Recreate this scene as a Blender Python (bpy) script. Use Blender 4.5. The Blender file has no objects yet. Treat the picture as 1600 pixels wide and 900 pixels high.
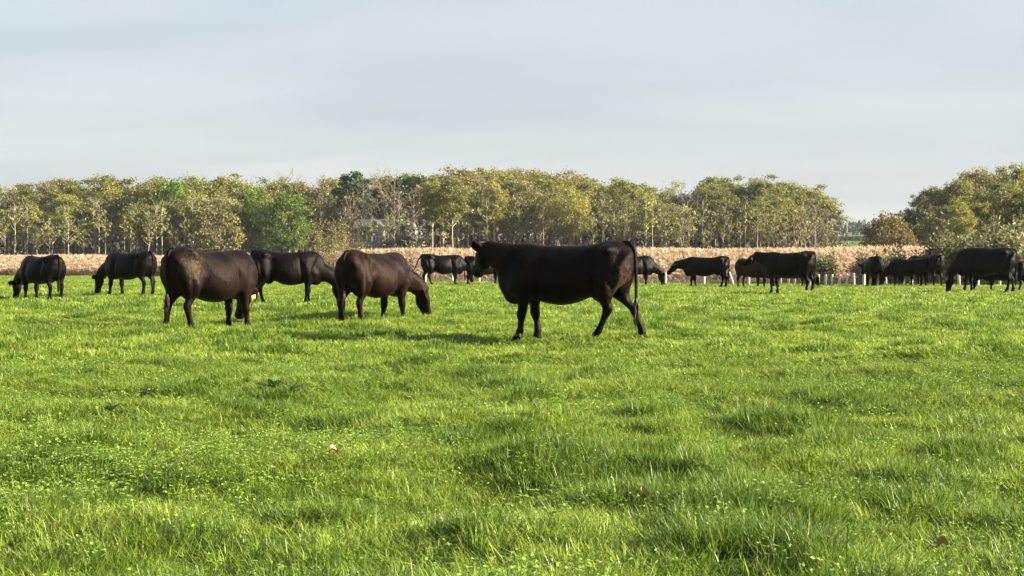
import bpy, math, random
import numpy as np
from mathutils import Vector, Matrix

R = math.radians
SC = bpy.context.scene
COL = SC.collection
rng = np.random.default_rng(7)
random.seed(7)

# ------------------------------------------------------------------ camera, sky, sun, exposure
F = 2000.0          # focal length in pixels of the 1600 px wide photograph
EYE = 1.13          # eye height above the pasture
HOR = 408.0         # horizon row
cam = bpy.data.cameras.new('camera')
cam.sensor_width = 36.0
cam.lens = F / 1600 * 36.0
cam.clip_start = 0.1
cam.clip_end = 9000
cam_o = bpy.data.objects.new('camera', cam)
cam_o.location = (0, 0, EYE)
cam_o.rotation_euler = (R(90) - math.atan((450 - HOR) / F), 0, 0)
COL.objects.link(cam_o)
SC.camera = cam_o

SUN_EL, SUN_AZ = R(21), R(95)      # azimuth clockwise from +Y
world = bpy.data.worlds.new('World')
SC.world = world
world.use_nodes = True


def N(nt, typ, **kw):
    n = nt.nodes.new(typ)
    for k, v in kw.items():
        if k.startswith('i_'):
            n.inputs[k[2:].replace('_', ' ')].default_value = v
        else:
            setattr(n, k, v)
    return n


def math_node(nt, op, a, b=None, clamp=False):
    n = nt.nodes.new('ShaderNodeMath')
    n.operation = op
    n.use_clamp = clamp
    for i, v in enumerate((a, b)):
        if v is None:
            continue
        if hasattr(v, 'is_linked') or hasattr(v, 'links'):
            nt.links.new(v, n.inputs[i])
        else:
            n.inputs[i].default_value = v
    return n.outputs[0]


def mix_col(nt, fac, a, b, mode='MIX'):
    n = nt.nodes.new('ShaderNodeMix')
    n.data_type = 'RGBA'
    n.blend_type = mode
    for s, v in ((n.inputs[0], fac), (n.inputs[6], a), (n.inputs[7], b)):
        if hasattr(v, 'links'):
            nt.links.new(v, s)
        elif isinstance(v, (int, float)):
            s.default_value = v
        else:
            s.default_value = tuple(v) + ((1,) if len(v) == 3 else ())
    return n.outputs[2]


def ramp(nt, fac, stops):
    n = nt.nodes.new('ShaderNodeValToRGB')
    el = n.color_ramp.elements
    while len(el) < len(stops):
        el.new(0.5)
    for e, (p, c) in zip(el, stops):
        e.position = p
        e.color = tuple(c) + (1,) if len(c) == 3 else c
    nt.links.new(fac, n.inputs[0])
    return n.outputs[0]


def build_world():
    nt = world.node_tree
    nt.nodes.clear()
    out = N(nt, 'ShaderNodeOutputWorld')
    bg = N(nt, 'ShaderNodeBackground')
    bg.inputs['Strength'].default_value = 0.1
    sky = N(nt, 'ShaderNodeTexSky', sky_type='NISHITA', sun_disc=False)
    sky.sun_elevation = SUN_EL
    sky.sun_rotation = SUN_AZ
    sky.air_density = 1.0
    sky.dust_density = 1.6
    sky.ozone_density = 1.5
    tc = N(nt, 'ShaderNodeTexCoord')
    sep = N(nt, 'ShaderNodeSeparateXYZ')
    nt.links.new(tc.outputs['Generated'], sep.inputs[0])
    z = math_node(nt, 'MAXIMUM', sep.outputs[2], 0.0)
    # thin high cloud, seen through a longer path near the horizon
    zc = math_node(nt, 'ADD', z, 0.16)
    px = math_node(nt, 'DIVIDE', sep.outputs[0], zc)
    py = math_node(nt, 'DIVIDE', sep.outputs[1], zc)
    cb = N(nt, 'ShaderNodeCombineXYZ')
    nt.links.new(math_node(nt, 'MULTIPLY', px, 0.55), cb.inputs[0])
    nt.links.new(math_node(nt, 'ADD', math_node(nt, 'MULTIPLY', py, 1.25), math_node(nt, 'MULTIPLY', px, 0.12)), cb.inputs[1])
    n1 = N(nt, 'ShaderNodeTexNoise', i_Scale=1.3, i_Detail=5.0, i_Roughness=0.52, i_Distortion=0.5)
    nt.links.new(cb.outputs[0], n1.inputs['Vector'])
    n2 = N(nt, 'ShaderNodeTexNoise', i_Scale=0.45, i_Detail=3.0, i_Roughness=0.5)
    nt.links.new(cb.outputs[0], n2.inputs['Vector'])
    band = ramp(nt, math_node(nt, 'ADD', math_node(nt, 'MULTIPLY', n1.outputs[0], 0.6), math_node(nt, 'MULTIPLY', n2.outputs[0], 0.4)),
                [(0.35, (0, 0, 0)), (0.65, (1, 1, 1))])
    cloud = mix_col(nt, band, (1.33, 1.45, 1.55), (1.80, 1.88, 1.88))
    tau = math_node(nt, 'DIVIDE', -0.55, math_node(nt, 'ADD', z, 0.13))
    cover = math_node(nt, 'SUBTRACT', 1.0, math_node(nt, 'EXPONENT', tau))
    cover = math_node(nt, 'MULTIPLY', cover, 0.94)
    c = mix_col(nt, cover, mix_col(nt, 1.0, sky.outputs[0], (.62, .62, .62), 'MULTIPLY'), cloud)
    nt.links.new(c, bg.inputs['Color'])
    nt.links.new(bg.outputs[0], out.inputs[0])


build_world()
sl = bpy.data.lights.new('sun', 'SUN')
sl.energy = 5.0
sl.angle = R(0.7)
sl.color = (1.0, 0.86, 0.66)
so = bpy.data.objects.new('sun', sl)
sv = Vector((math.cos(SUN_EL) * math.sin(SUN_AZ), math.cos(SUN_EL) * math.cos(SUN_AZ), math.sin(SUN_EL)))
so.rotation_euler = sv.to_track_quat('Z', 'Y').to_euler()
so.location = (40, 0, 40)
COL.objects.link(so)
SC.view_settings.view_transform = 'Standard'
SC.view_settings.look = 'None'
SC.view_settings.gamma = 1
SC.view_settings.use_curve_mapping = False
SC.view_settings.exposure = 2.05
SC.cycles.max_bounces = 6
SC.cycles.diffuse_bounces = 3
SC.cycles.transmission_bounces = 4
SC.cycles.transparent_max_bounces = 8
SC.cycles.use_denoising = True


# ------------------------------------------------------------------ materials
def new_mat(name):
    m = bpy.data.materials.new(name)
    m.use_nodes = True
    nt = m.node_tree
    nt.nodes.clear()
    return m, nt, N(nt, 'ShaderNodeOutputMaterial')


def leafy(name, cols, trans=0.35, scale=0.35, rough=0.6, vary=0.35, attr=None, tint_to=None, spec=0.25):
    """Leaf, blade or stalk: diffuse and translucent, the colour varied by noise, by object and by an instance attribute."""
    m, nt, out = new_mat(name)
    geo = N(nt, 'ShaderNodeNewGeometry')
    nz = N(nt, 'ShaderNodeTexNoise', i_Scale=scale, i_Detail=4.0, i_Roughness=0.6)
    nt.links.new(geo.outputs['Position'], nz.inputs['Vector'])
    inf = N(nt, 'ShaderNodeObjectInfo')
    f = math_node(nt, 'ADD', math_node(nt, 'MULTIPLY', math_node(nt, 'SUBTRACT', nz.outputs[0], 0.5), 1.6),
                  math_node(nt, 'MULTIPLY', math_node(nt, 'SUBTRACT', inf.outputs['Random'], 0.5), vary * 2))
    f = math_node(nt, 'ADD', f, 0.5, clamp=True)
    n = len(cols)
    c = ramp(nt, f, [(i / (n - 1), x) for i, x in enumerate(cols)])
    if attr:
        a = N(nt, 'ShaderNodeAttribute', attribute_type='INSTANCER', attribute_name=attr)
        c = mix_col(nt, a.outputs['Fac'], c, tint_to)
    isl = math_node(nt, 'ADD', math_node(nt, 'MULTIPLY', geo.outputs['Random Per Island'], 1.15), 0.43)
    c = mix_col(nt, 1.0, c, mix_rgb(nt, isl), 'MULTIPLY')
    p = N(nt, 'ShaderNodeBsdfPrincipled')
    p.inputs['Roughness'].default_value = rough
    p.inputs['Specular IOR Level'].default_value = spec
    nt.links.new(c, p.inputs['Base Color'])
    t = N(nt, 'ShaderNodeBsdfTranslucent')
    nt.links.new(c, t.inputs['Color'])
    ms = N(nt, 'ShaderNodeMixShader')
    ms.inputs[0].default_value = trans
    nt.links.new(p.outputs[0], ms.inputs[1])
    nt.links.new(t.outputs[0], ms.inputs[2])
    nt.links.new(ms.outputs[0], out.inputs[0])
    return m


def mix_rgb(nt, v):
    c = N(nt, 'ShaderNodeCombineColor')
    for i in range(3):
        nt.links.new(v, c.inputs[i])
    return c.outputs[0]


def solid(name, cols, rough=0.8, scale=6.0, coords='Object', bump=0.3, stretch=(1, 1, 1), spec=0.3, metal=0.0):
    m, nt, out = new_mat(name)
    tc = N(nt, 'ShaderNodeTexCoord')
    mp = N(nt, 'ShaderNodeMapping')
    mp.inputs['Scale'].default_value = stretch
    nt.links.new(tc.outputs[coords], mp.inputs[0])
    nz = N(nt, 'ShaderNodeTexNoise', i_Scale=scale, i_Detail=6.0, i_Roughness=0.65)
    nt.links.new(mp.outputs[0], nz.inputs['Vector'])
    c = ramp(nt, nz.outputs[0], [(0.3 + 0.4 * i / (len(cols) - 1), x) for i, x in enumerate(cols)])
    p = N(nt, 'ShaderNodeBsdfPrincipled')
    p.inputs['Roughness'].default_value = rough
    p.inputs['Specular IOR Level'].default_value = spec
    p.inputs['Metallic'].default_value = metal
    nt.links.new(c, p.inputs['Base Color'])
    b = N(nt, 'ShaderNodeBump', i_Strength=bump, i_Distance=0.02)
    nt.links.new(nz.outputs[0], b.inputs['Height'])
    nt.links.new(b.outputs[0], p.inputs['Normal'])
    nt.links.new(p.outputs[0], out.inputs[0])
    return m


def coat(name, base, base2, mud=(0.10, 0.075, 0.045), mud_amt=0.0, mud_c=(-0.75, 0.0, 0.95), mud_r=(0.35, 0.6, 0.55), sheen=0.25, seed=0.0):
    """Short cattle hair: lies in streaks, a little gloss, browner mottling that also paints in highlights and dried mud where it has rubbed on."""
    m, nt, out = new_mat(name)
    tc = N(nt, 'ShaderNodeTexCoord')
    mp = N(nt, 'ShaderNodeMapping')
    mp.inputs['Location'].default_value = (seed, seed * 1.7, 0)
    nt.links.new(tc.outputs['Object'], mp.inputs[0])
    big = N(nt, 'ShaderNodeTexNoise', i_Scale=2.8, i_Detail=8.0, i_Roughness=0.62)
    nt.links.new(mp.outputs[0], big.inputs['Vector'])
    mp2 = N(nt, 'ShaderNodeMapping')
    mp2.inputs['Scale'].default_value = (1.0, 1.0, 0.35)
    nt.links.new(mp.outputs[0], mp2.inputs[0])
    hair = N(nt, 'ShaderNodeTexNoise', i_Scale=55.0, i_Detail=3.0, i_Roughness=0.6)
    nt.links.new(mp2.outputs[0], hair.inputs['Vector'])
    c = ramp(nt, big.outputs[0], [(0.42, base), (0.60, base2)])  # mottled tone, also painting the highlights of sunlit hide into the colour
    hv = math_node(nt, 'ADD', math_node(nt, 'MULTIPLY', hair.outputs[0], 1.3), 0.35)
    c = mix_col(nt, 1.0, c, mix_rgb(nt, hv), 'MULTIPLY')
    rough = math_node(nt, 'ADD', math_node(nt, 'MULTIPLY', big.outputs[0], 0.5), 0.22)
    if mud_amt > 0:
        sub = N(nt, 'ShaderNodeVectorMath', operation='SUBTRACT')
        nt.links.new(tc.outputs['Object'], sub.inputs[0])
        sub.inputs[1].default_value = mud_c
        dv = N(nt, 'ShaderNodeVectorMath', operation='DIVIDE')
        nt.links.new(sub.outputs[0], dv.inputs[0])
        dv.inputs[1].default_value = mud_r
        ln = N(nt, 'ShaderNodeVectorMath', operation='LENGTH')
        nt.links.new(dv.outputs[0], ln.inputs[0])
        near = math_node(nt, 'SUBTRACT', 1.0, ln.outputs['Value'], clamp=True)
        sp = N(nt, 'ShaderNodeTexNoise', i_Scale=19.0, i_Detail=8.0, i_Roughness=0.8)
        nt.links.new(mp.outputs[0], sp.inputs['Vector'])
        v = math_node(nt, 'ADD', math_node(nt, 'MULTIPLY', near, 0.37), math_node(nt, 'MULTIPLY', sp.outputs[0], 1.25))
        mk = ramp(nt, v, [(0.82, (0, 0, 0)), (0.93, (mud_amt,) * 3)])
        c = mix_col(nt, mk, c, mud)
        rough = math_node(nt, 'ADD', rough, math_node(nt, 'MULTIPLY', mk, 0.4))
    p = N(nt, 'ShaderNodeBsdfPrincipled')
    p.inputs['Specular IOR Level'].default_value = 0.065
    p.inputs['Sheen Weight'].default_value = sheen * 0.05
    p.inputs['Sheen Roughness'].default_value = 0.4
    p.inputs['Sheen Tint'].default_value = (0.55, 0.36, 0.24, 1)
    nt.links.new(c, p.inputs['Base Color'])
    nt.links.new(rough, p.inputs['Roughness'])
    b = N(nt, 'ShaderNodeBump', i_Strength=0.6, i_Distance=0.014)
    nt.links.new(math_node(nt, 'ADD', hair.outputs[0], math_node(nt, 'MULTIPLY', big.outputs[0], 4.5)), b.inputs['Height'])
    nt.links.new(b.outputs[0], p.inputs['Normal'])
    nt.links.new(p.outputs[0], out.inputs[0])
    return m


GRASS_COLS = [(0.158, 0.242, 0.026), (0.262, 0.358, 0.046), (0.370, 0.468, 0.085)]
M = {
    'grass': leafy('grass_blade', GRASS_COLS, trans=0.48, scale=0.7, rough=0.42, vary=0.3, attr='tint', tint_to=(0.085, 0.165, 0.019), spec=0.4),  # tint_to: darker green of rank tufts, with shade painted into it
    'clover': leafy('clover_leaf', [(0.125, 0.215, 0.022), (0.22, 0.33, 0.048)], trans=0.3, scale=1.2, rough=0.5, spec=0.35),
    'dock': leafy('dock_leaf', [(0.03, 0.07, 0.018), (0.06, 0.12, 0.03)], trans=0.2, scale=9.0, rough=0.45),
    'dry': leafy('dry_grass', [(0.30, 0.29, 0.11), (0.38, 0.36, 0.17)], trans=0.3, scale=1.2),
    'dead_leaf': solid('dead_leaf', [(0.24, 0.15, 0.085), (0.36, 0.25, 0.155)], scale=30, coords='Object'),
    'dung': solid('dried_dung', [(0.035, 0.028, 0.018), (0.08, 0.06, 0.04)], rough=0.95, scale=20, bump=0.8),
    'reed': leafy('reed_stalk', [(0.55, 0.425, 0.26), (0.66, 0.525, 0.335), (0.73, 0.60, 0.41)], trans=0.55, scale=0.12, vary=0.2),
    'plume': leafy('reed_plume', [(0.56, 0.425, 0.28), (0.73, 0.59, 0.42)], trans=0.3, scale=0.4, vary=0.3),
    'weed': leafy('dead_weed', [(0.11, 0.092, 0.07), (0.21, 0.17, 0.122), (0.30, 0.24, 0.175)], trans=0.1, scale=0.3, vary=0.3),
    'rushes': leafy('dark_rush', [(0.05, 0.06, 0.025), (0.10, 0.105, 0.05)], trans=0.15, scale=0.4),
    'bark': solid('grey_bark', [(0.10, 0.085, 0.068), (0.25, 0.215, 0.17)], rough=0.95, scale=2.0, stretch=(3, 3, .6), bump=0.8),
    'pale_bark': solid('pale_bark', [(0.26, 0.22, 0.17), (0.46, 0.39, 0.30)], rough=0.95, scale=2.0, stretch=(3, 3, .6), bump=0.8),
    'twig': solid('twig_bark', [(0.13, 0.10, 0.075), (0.24, 0.185, 0.135)], rough=0.95, scale=3.0),
    'olive': leafy('olive_bud_leaf', [(0.112, 0.120, 0.034), (0.195, 0.204, 0.056), (0.275, 0.272, 0.082)], trans=0.3, scale=0.22, vary=0.35),
    'tan': leafy('tan_catkin', [(0.150, 0.136, 0.054), (0.228, 0.210, 0.083), (0.29, 0.268, 0.11)], trans=0.3, scale=0.22, vary=0.35),
    'yellow': leafy('yellow_green_leaf', [(0.14, 0.15, 0.028), (0.225, 0.230, 0.046), (0.32, 0.30, 0.075)], trans=0.35, scale=0.22, vary=0.35),
    'green': leafy('fresh_green_leaf', [(0.065, 0.115, 0.018), (0.120, 0.190, 0.028), (0.175, 0.245, 0.045)], trans=0.35, scale=0.25, vary=0.2),
    'dark': leafy('dark_green_leaf', [(0.022, 0.05, 0.018), (0.045, 0.09, 0.028), (0.07, 0.13, 0.035)], trans=0.2, scale=0.3, vary=0.25),
    'bare': leafy('bare_twigs', [(0.12, 0.098, 0.074), (0.20, 0.165, 0.125)], trans=0.1, scale=0.25, vary=0.3),
    'rust': leafy('rusty_leaf', [(0.12, 0.088, 0.034), (0.185, 0.14, 0.052), (0.24, 0.195, 0.08)], trans=0.3, scale=0.3),
    'sage': leafy('grey_green_leaf', [(0.12, 0.12, 0.055), (0.20, 0.20, 0.095), (0.27, 0.26, 0.13)], trans=0.25, scale=0.5, vary=0.3),
    'thicket': leafy('thicket', [(0.055, 0.052, 0.035), (0.105, 0.098, 0.062), (0.15, 0.135, 0.08)], trans=0.15, scale=0.1, vary=0.0),
    'far_leaf': leafy('far_leaf', [(0.03, 0.05, 0.03), (0.06, 0.085, 0.045)], trans=0.1, scale=0.03),
    'post': solid('white_post', [(0.46, 0.43, 0.38), (0.62, 0.60, 0.56)], rough=0.7, scale=8.0, bump=0.2),
    'wire': solid('fence_wire', [(0.25, 0.25, 0.25), (0.4, 0.4, 0.4)], rough=0.5, metal=0.6),
    'siding': solid('grey_siding', [(0.12, 0.125, 0.13), (0.165, 0.17, 0.175)], rough=0.8, scale=3),
    'roof': solid('dark_roof', [(0.05, 0.048, 0.048), (0.085, 0.08, 0.078)], rough=0.9, scale=5),
    'trim': solid('white_trim', [(0.33, 0.33, 0.32), (0.42, 0.42, 0.41)], rough=0.6),
    'glass': solid('window_glass', [(0.02, 0.022, 0.025), (0.03, 0.033, 0.036)], rough=0.08, bump=0.0, spec=0.6),
    'porch': solid('porch_red', [(0.16, 0.075, 0.055), (0.22, 0.11, 0.08)], rough=0.85),
    'tag_yellow': solid('yellow_tag', [(0.75, 0.55, 0.09), (0.8, 0.62, 0.14)], rough=0.5, bump=0.0),
    'tag_white': solid('white_tag', [(0.75, 0.74, 0.72), (0.8, 0.8, 0.79)], rough=0.5, bump=0.0),
    'eye': solid('eye', [(0.008, 0.006, 0.005), (0.012, 0.009, 0.008)], rough=0.12, bump=0.0, spec=0.6),
    'switch': leafy('tail_hair', [(0.008, 0.006, 0.005), (0.03, 0.02, 0.014)], trans=0.05, scale=6, rough=0.5),
    'black': coat('black_coat', (0.0013, 0.0010, 0.0013), (0.0034, 0.0021, 0.0021), sheen=0.10, seed=1.3),
    'black_mud': coat('black_muddy_coat', (0.0012, 0.0010, 0.0013), (0.0085, 0.0042, 0.0034), mud=(0.055, 0.036, 0.024), mud_amt=0.8, mud_c=(-0.92, 0.22, 0.78), mud_r=(0.36, 0.5, 0.62), sheen=0.12, seed=4.1),
    'brown_mud': coat('dark_brown_muddy_coat', (0.0038, 0.0021, 0.0019), (0.0120, 0.0064, 0.0051), mud=(0.07, 0.054, 0.034), mud_amt=0.75, mud_c=(-0.70, -0.30, 1.08), mud_r=(0.42, 0.55, 0.5), sheen=0.14, seed=2.2),
    'red_brown': coat('red_brown_coat', (0.0042, 0.0020, 0.0017), (0.0190, 0.0088, 0.0068), mud=(0.04, 0.027, 0.02), mud_amt=0.5, mud_c=(-0.80, -0.30, 1.0), mud_r=(0.4, 0.5, 0.6), sheen=0.14, seed=8.7),
    'dark_brown': coat('dark_brown_coat', (0.0024, 0.0017, 0.0018), (0.0052, 0.0032, 0.0029), mud=(0.03, 0.024, 0.02), mud_amt=0.5, mud_c=(0.55, -0.35, 1.1), mud_r=(0.4, 0.5, 0.5), sheen=0.13, seed=5.5),  # its pale shoulder patch, set through the mud inputs, also paints a highlight
    'tawny': coat('tawny_coat', (0.010, 0.0052, 0.0038), (0.020, 0.011, 0.008), sheen=0.15, seed=3.3),
}


# ------------------------------------------------------------------ helpers
def smooth(a, b, x):
    t = np.clip((np.asarray(x, float) - a) / (b - a), 0, 1)
    return t * t * (3 - 2 * t)


class MB:
    def __init__(s):
        s.v, s.f, s.mi, s.n = [], [], [], 0

    def add(s, v, f, mi=0):
        v = np.asarray(v, float)
        s.v.append(v)
        for q in f:
            s.f.append(tuple(int(i) + s.n for i in q))
            s.mi.append(mi)
        s.n += len(v)

    def box(s, lo, hi, mi=0, rot=None, at=(0, 0, 0)):
        x0, y0, z0 = lo
        x1, y1, z1 = hi
        v = np.array([(x0, y0, z0), (x1, y0, z0), (x1, y1, z0), (x0, y1, z0), (x0, y0, z1), (x1, y0, z1), (x1, y1, z1), (x0, y1, z1)], float)
        if rot is not None:
            v = v @ np.array(rot).T
        s.add(v + np.array(at), [(3, 2, 1, 0), (4, 5, 6, 7), (0, 1, 5, 4), (1, 2, 6, 5), (2, 3, 7, 6), (3, 0, 4, 7)], mi)

    def tube(s, pts, rad, k=5, mi=0, cap=True):
        pts = np.asarray(pts, float)
        n = len(pts)
        d = np.gradient(pts, axis=0)
        d /= np.linalg.norm(d, axis=1)[:, None] + 1e-9
        ref = np.array((0, 0, 1.0)) if abs(d[:, 2]).mean() < 0.8 else np.array((1.0, 0, 0))
        a = np.cross(d, ref)
        a /= np.linalg.norm(a, axis=1)[:, None] + 1e-9
        b = np.cross(d, a)
        th = np.arange(k) * 2 * math.pi / k
        rad = np.broadcast_to(np.asarray(rad, float), (n,))
        ring = pts[:, None] + rad[:, None, None] * (a[:, None] * np.cos(th)[None, :, None] + b[:, None] * np.sin(th)[None, :, None])
        f = []
        for i in range(n - 1):
            for j in range(k):
                j2 = (j + 1) % k
                f.append((i * k + j, i * k + j2, (i + 1) * k + j2, (i + 1) * k + j))
        if cap:
            f.append(tuple(range(k - 1, -1, -1)))
            f.append(tuple((n - 1) * k + j for j in range(k)))
        s.add(ring.reshape(-1, 3), f, mi)

    def rings(s, rs, mi=0):
        """Closed loft through rings (n, k, 3)."""
        rs = np.asarray(rs, float)
        n, k = rs.shape[:2]
        f = []
        for i in range(n - 1):
            for j in range(k):
                j2 = (j + 1) % k
                f.append((i * k + j, i * k + j2, (i + 1) * k + j2, (i + 1) * k + j))
        f.append(tuple(range(k - 1, -1, -1)))
        f.append(tuple((n - 1) * k + j for j in range(k)))
        s.add(rs.reshape(-1, 3), f, mi)

    def ball(s, c, r, k=12, m=8, mi=0):
        c, r = np.asarray(c, float), np.asarray(r, float) * np.ones(3)
        rs = []
        for i in range(m + 1):
            p = -math.pi / 2 + math.pi * (0.03 + 0.94 * i / m)
            rs.append([(math.cos(p) * math.cos(t), math.cos(p) * math.sin(t), math.sin(p)) for t in np.arange(k) * 2 * math.pi / k])
        s.rings(np.array(rs) * r + c, mi)

    def mesh(s, name, mats, shade=False):
        me = bpy.data.meshes.new(name)
        v = np.concatenate(s.v) if s.v else np.zeros((0, 3))
        me.from_pydata(v.tolist(), [], s.f)
        for m in (mats if isinstance(mats, (list, tuple)) else [mats]):
            me.materials.append(m)
        if len(me.materials) > 1:
            me.polygons.foreach_set('material_index', s.mi)
        if shade:
            me.polygons.foreach_set('use_smooth', [True] * len(me.polygons))
        me.update()
        return me


def link(name, data, parent=None, loc=(0, 0, 0), rot=(0, 0, 0), scl=(1, 1, 1)):
    o = bpy.data.objects.new(name, data)
    o.location, o.rotation_euler, o.scale = loc, rot, scl
    o.parent = parent
    COL.objects.link(o)
    return o


def tag(o, label=None, cat=None, group=None, kind=None):
    for k, v in (('label', label), ('category', cat), ('group', group), ('kind', kind)):
        if v:
            o[k] = v
    return o


def copy_tree(root, loc, rot=None, scl=None, label=None, group=None):
    c = root.copy()
    COL.objects.link(c)
    c.location = loc
    if rot is not None:
        c.rotation_euler = rot
    if scl is not None:
        c.scale = scl
    if label:
        c['label'] = label
    if group:
        c['group'] = group
    for ch in list(root.children):
        d = ch.copy()
        COL.objects.link(d)
        d.parent = c
    return c


# ------------------------------------------------------------------ lie of the land
EDGE_PX = [-2000, 0, 280, 480, 660, 1000, 1300, 1600, 3600]
EDGE_D = [100, 94, 90, 80, 68, 62, 59, 57, 52]
_w = np.random.default_rng(3)
WAVES = [(2 * math.pi / l, a, *(_w.uniform(0, 2 * math.pi, 2))) for l, a in
         [(11, .030), (8.5, .026), (7, .022), (5.2, .018), (4.1, .016), (3.2, .022), (2.4, .026), (1.9, .025), (1.5, .021), (1.15, .016), (.9, .012), (.7, .009)]]


def edge_d(px):
    return np.interp(px, EDGE_PX, EDGE_D)


def gz(x, y):
    x, y = np.asarray(x, float), np.asarray(y, float)
    h = np.zeros(np.broadcast(x, y).shape)
    for k, a, th, ph in WAVES:
        fade = 1 - 0.6 * smooth(14, 60, y)
        h = h + a * np.sin(k * (x * math.cos(th) + y * math.sin(th)) + ph) * fade
    h = h * (1 - smooth(100, 200, np.abs(y))) * (1 - smooth(60, 160, np.abs(x)))
    yy = np.maximum(y, 1.0)
    px = 800 + F * x / yy
    h = h - 0.42 * smooth(0, 6, y - edge_d(px)) * (y > 20)
    h = h + 17.5 * smooth(380, 800, y)
    return h


def at(px, d):
    return (px - 800) / F * d


def at_row(px, row):
    d = EYE * F / (row - HOR)
    return at(px, d), d


def build_ground():
    ys = [-400, -120, -40, -15, -5, 0, 1.5]
    y = 2.2
    while y < 110:
        ys.append(y)
        y += max(0.11, 0.018 * y)
    while y < 2600:
        ys.append(y)
        y *= 1.12
    ys.append(2600)
    ys = np.array(ys)
    u = np.linspace(-1, 1, 171)
    outer = np.array([1.15, 1.5, 2.2, 3.5, 6, 12])
    rows = []
    for y in ys:
        w = 0.46 * max(y, 0) + 3.0
        inner = u * w
        far = np.geomspace(w * 1.15, max(2600, w * 2), 9)
        rows.append(np.concatenate([-far[::-1], inner, far]))
    X = np.array(rows)
    Y = np.repeat(ys[:, None], X.shape[1], 1)
    Z = gz(X, Y)
    n, k = X.shape
    v = np.stack([X, Y, Z], -1).reshape(-1, 3)
    i = np.arange((n - 1) * k).reshape(n - 1, k)[:, :-1].ravel()
    f = np.stack([i, i + 1, i + k + 1, i + k], 1)
    me = bpy.data.meshes.new('ground')
    me.from_pydata(v.tolist(), [], f.tolist())
    px = 800 + F * X / np.maximum(Y, 1)
    zone = smooth(-1.0, 1.5, Y - edge_d(px)) * (Y > 20) * (1 - smooth(380, 420, Y) * smooth(1230, 1260, px) * (1 - smooth(1430, 1460, px)))
    a = me.attributes.new('marsh', 'FLOAT', 'POINT')
    a.data.foreach_set('value', zone.ravel().astype(np.float32))
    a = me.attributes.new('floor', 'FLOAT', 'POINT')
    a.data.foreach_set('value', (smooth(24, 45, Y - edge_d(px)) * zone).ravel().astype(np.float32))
    m, nt, out = new_mat('pasture_ground')
    geo = N(nt, 'ShaderNodeNewGeometry')
    n1 = N(nt, 'ShaderNodeTexNoise', i_Scale=0.8, i_Detail=8.0, i_Roughness=0.7)
    nt.links.new(geo.outputs['Position'], n1.inputs['Vector'])
    n2 = N(nt, 'ShaderNodeTexNoise', i_Scale=25.0, i_Detail=4.0, i_Roughness=0.7)
    nt.links.new(geo.outputs['Position'], n2.inputs['Vector'])
    fm = math_node(nt, 'ADD', math_node(nt, 'MULTIPLY', n1.outputs[0], 0.5), math_node(nt, 'MULTIPLY', n2.outputs[0], 0.5))
    g = ramp(nt, fm, [(0.35, (0.045, 0.075, 0.016)), (0.65, (0.10, 0.17, 0.03))])
    s = ramp(nt, fm, [(0.35, (0.20, 0.15, 0.095)), (0.65, (0.36, 0.28, 0.185))])
    at_ = N(nt, 'ShaderNodeAttribute', attribute_name='marsh')
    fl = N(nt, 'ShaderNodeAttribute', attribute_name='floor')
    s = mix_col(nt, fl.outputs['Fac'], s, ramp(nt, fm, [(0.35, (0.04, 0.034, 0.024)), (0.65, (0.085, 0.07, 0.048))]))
    c = mix_col(nt, at_.outputs['Fac'], g, s)
    p = N(nt, 'ShaderNodeBsdfPrincipled')
    p.inputs['Roughness'].default_value = 0.95
    p.inputs['Specular IOR Level'].default_value = 0.1
    nt.links.new(c, p.inputs['Base Color'])
    b = N(nt, 'ShaderNodeBump', i_Strength=0.6, i_Distance=0.03)
    nt.links.new(n2.outputs[0], b.inputs['Height'])
    nt.links.new(b.outputs[0], p.inputs['Normal'])
    nt.links.new(p.outputs[0], out.inputs[0])
    me.materials.append(m)
    me.polygons.foreach_set('use_smooth', [True] * len(me.polygons))
    tag(link('ground', me), kind='structure')


build_ground()


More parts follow.
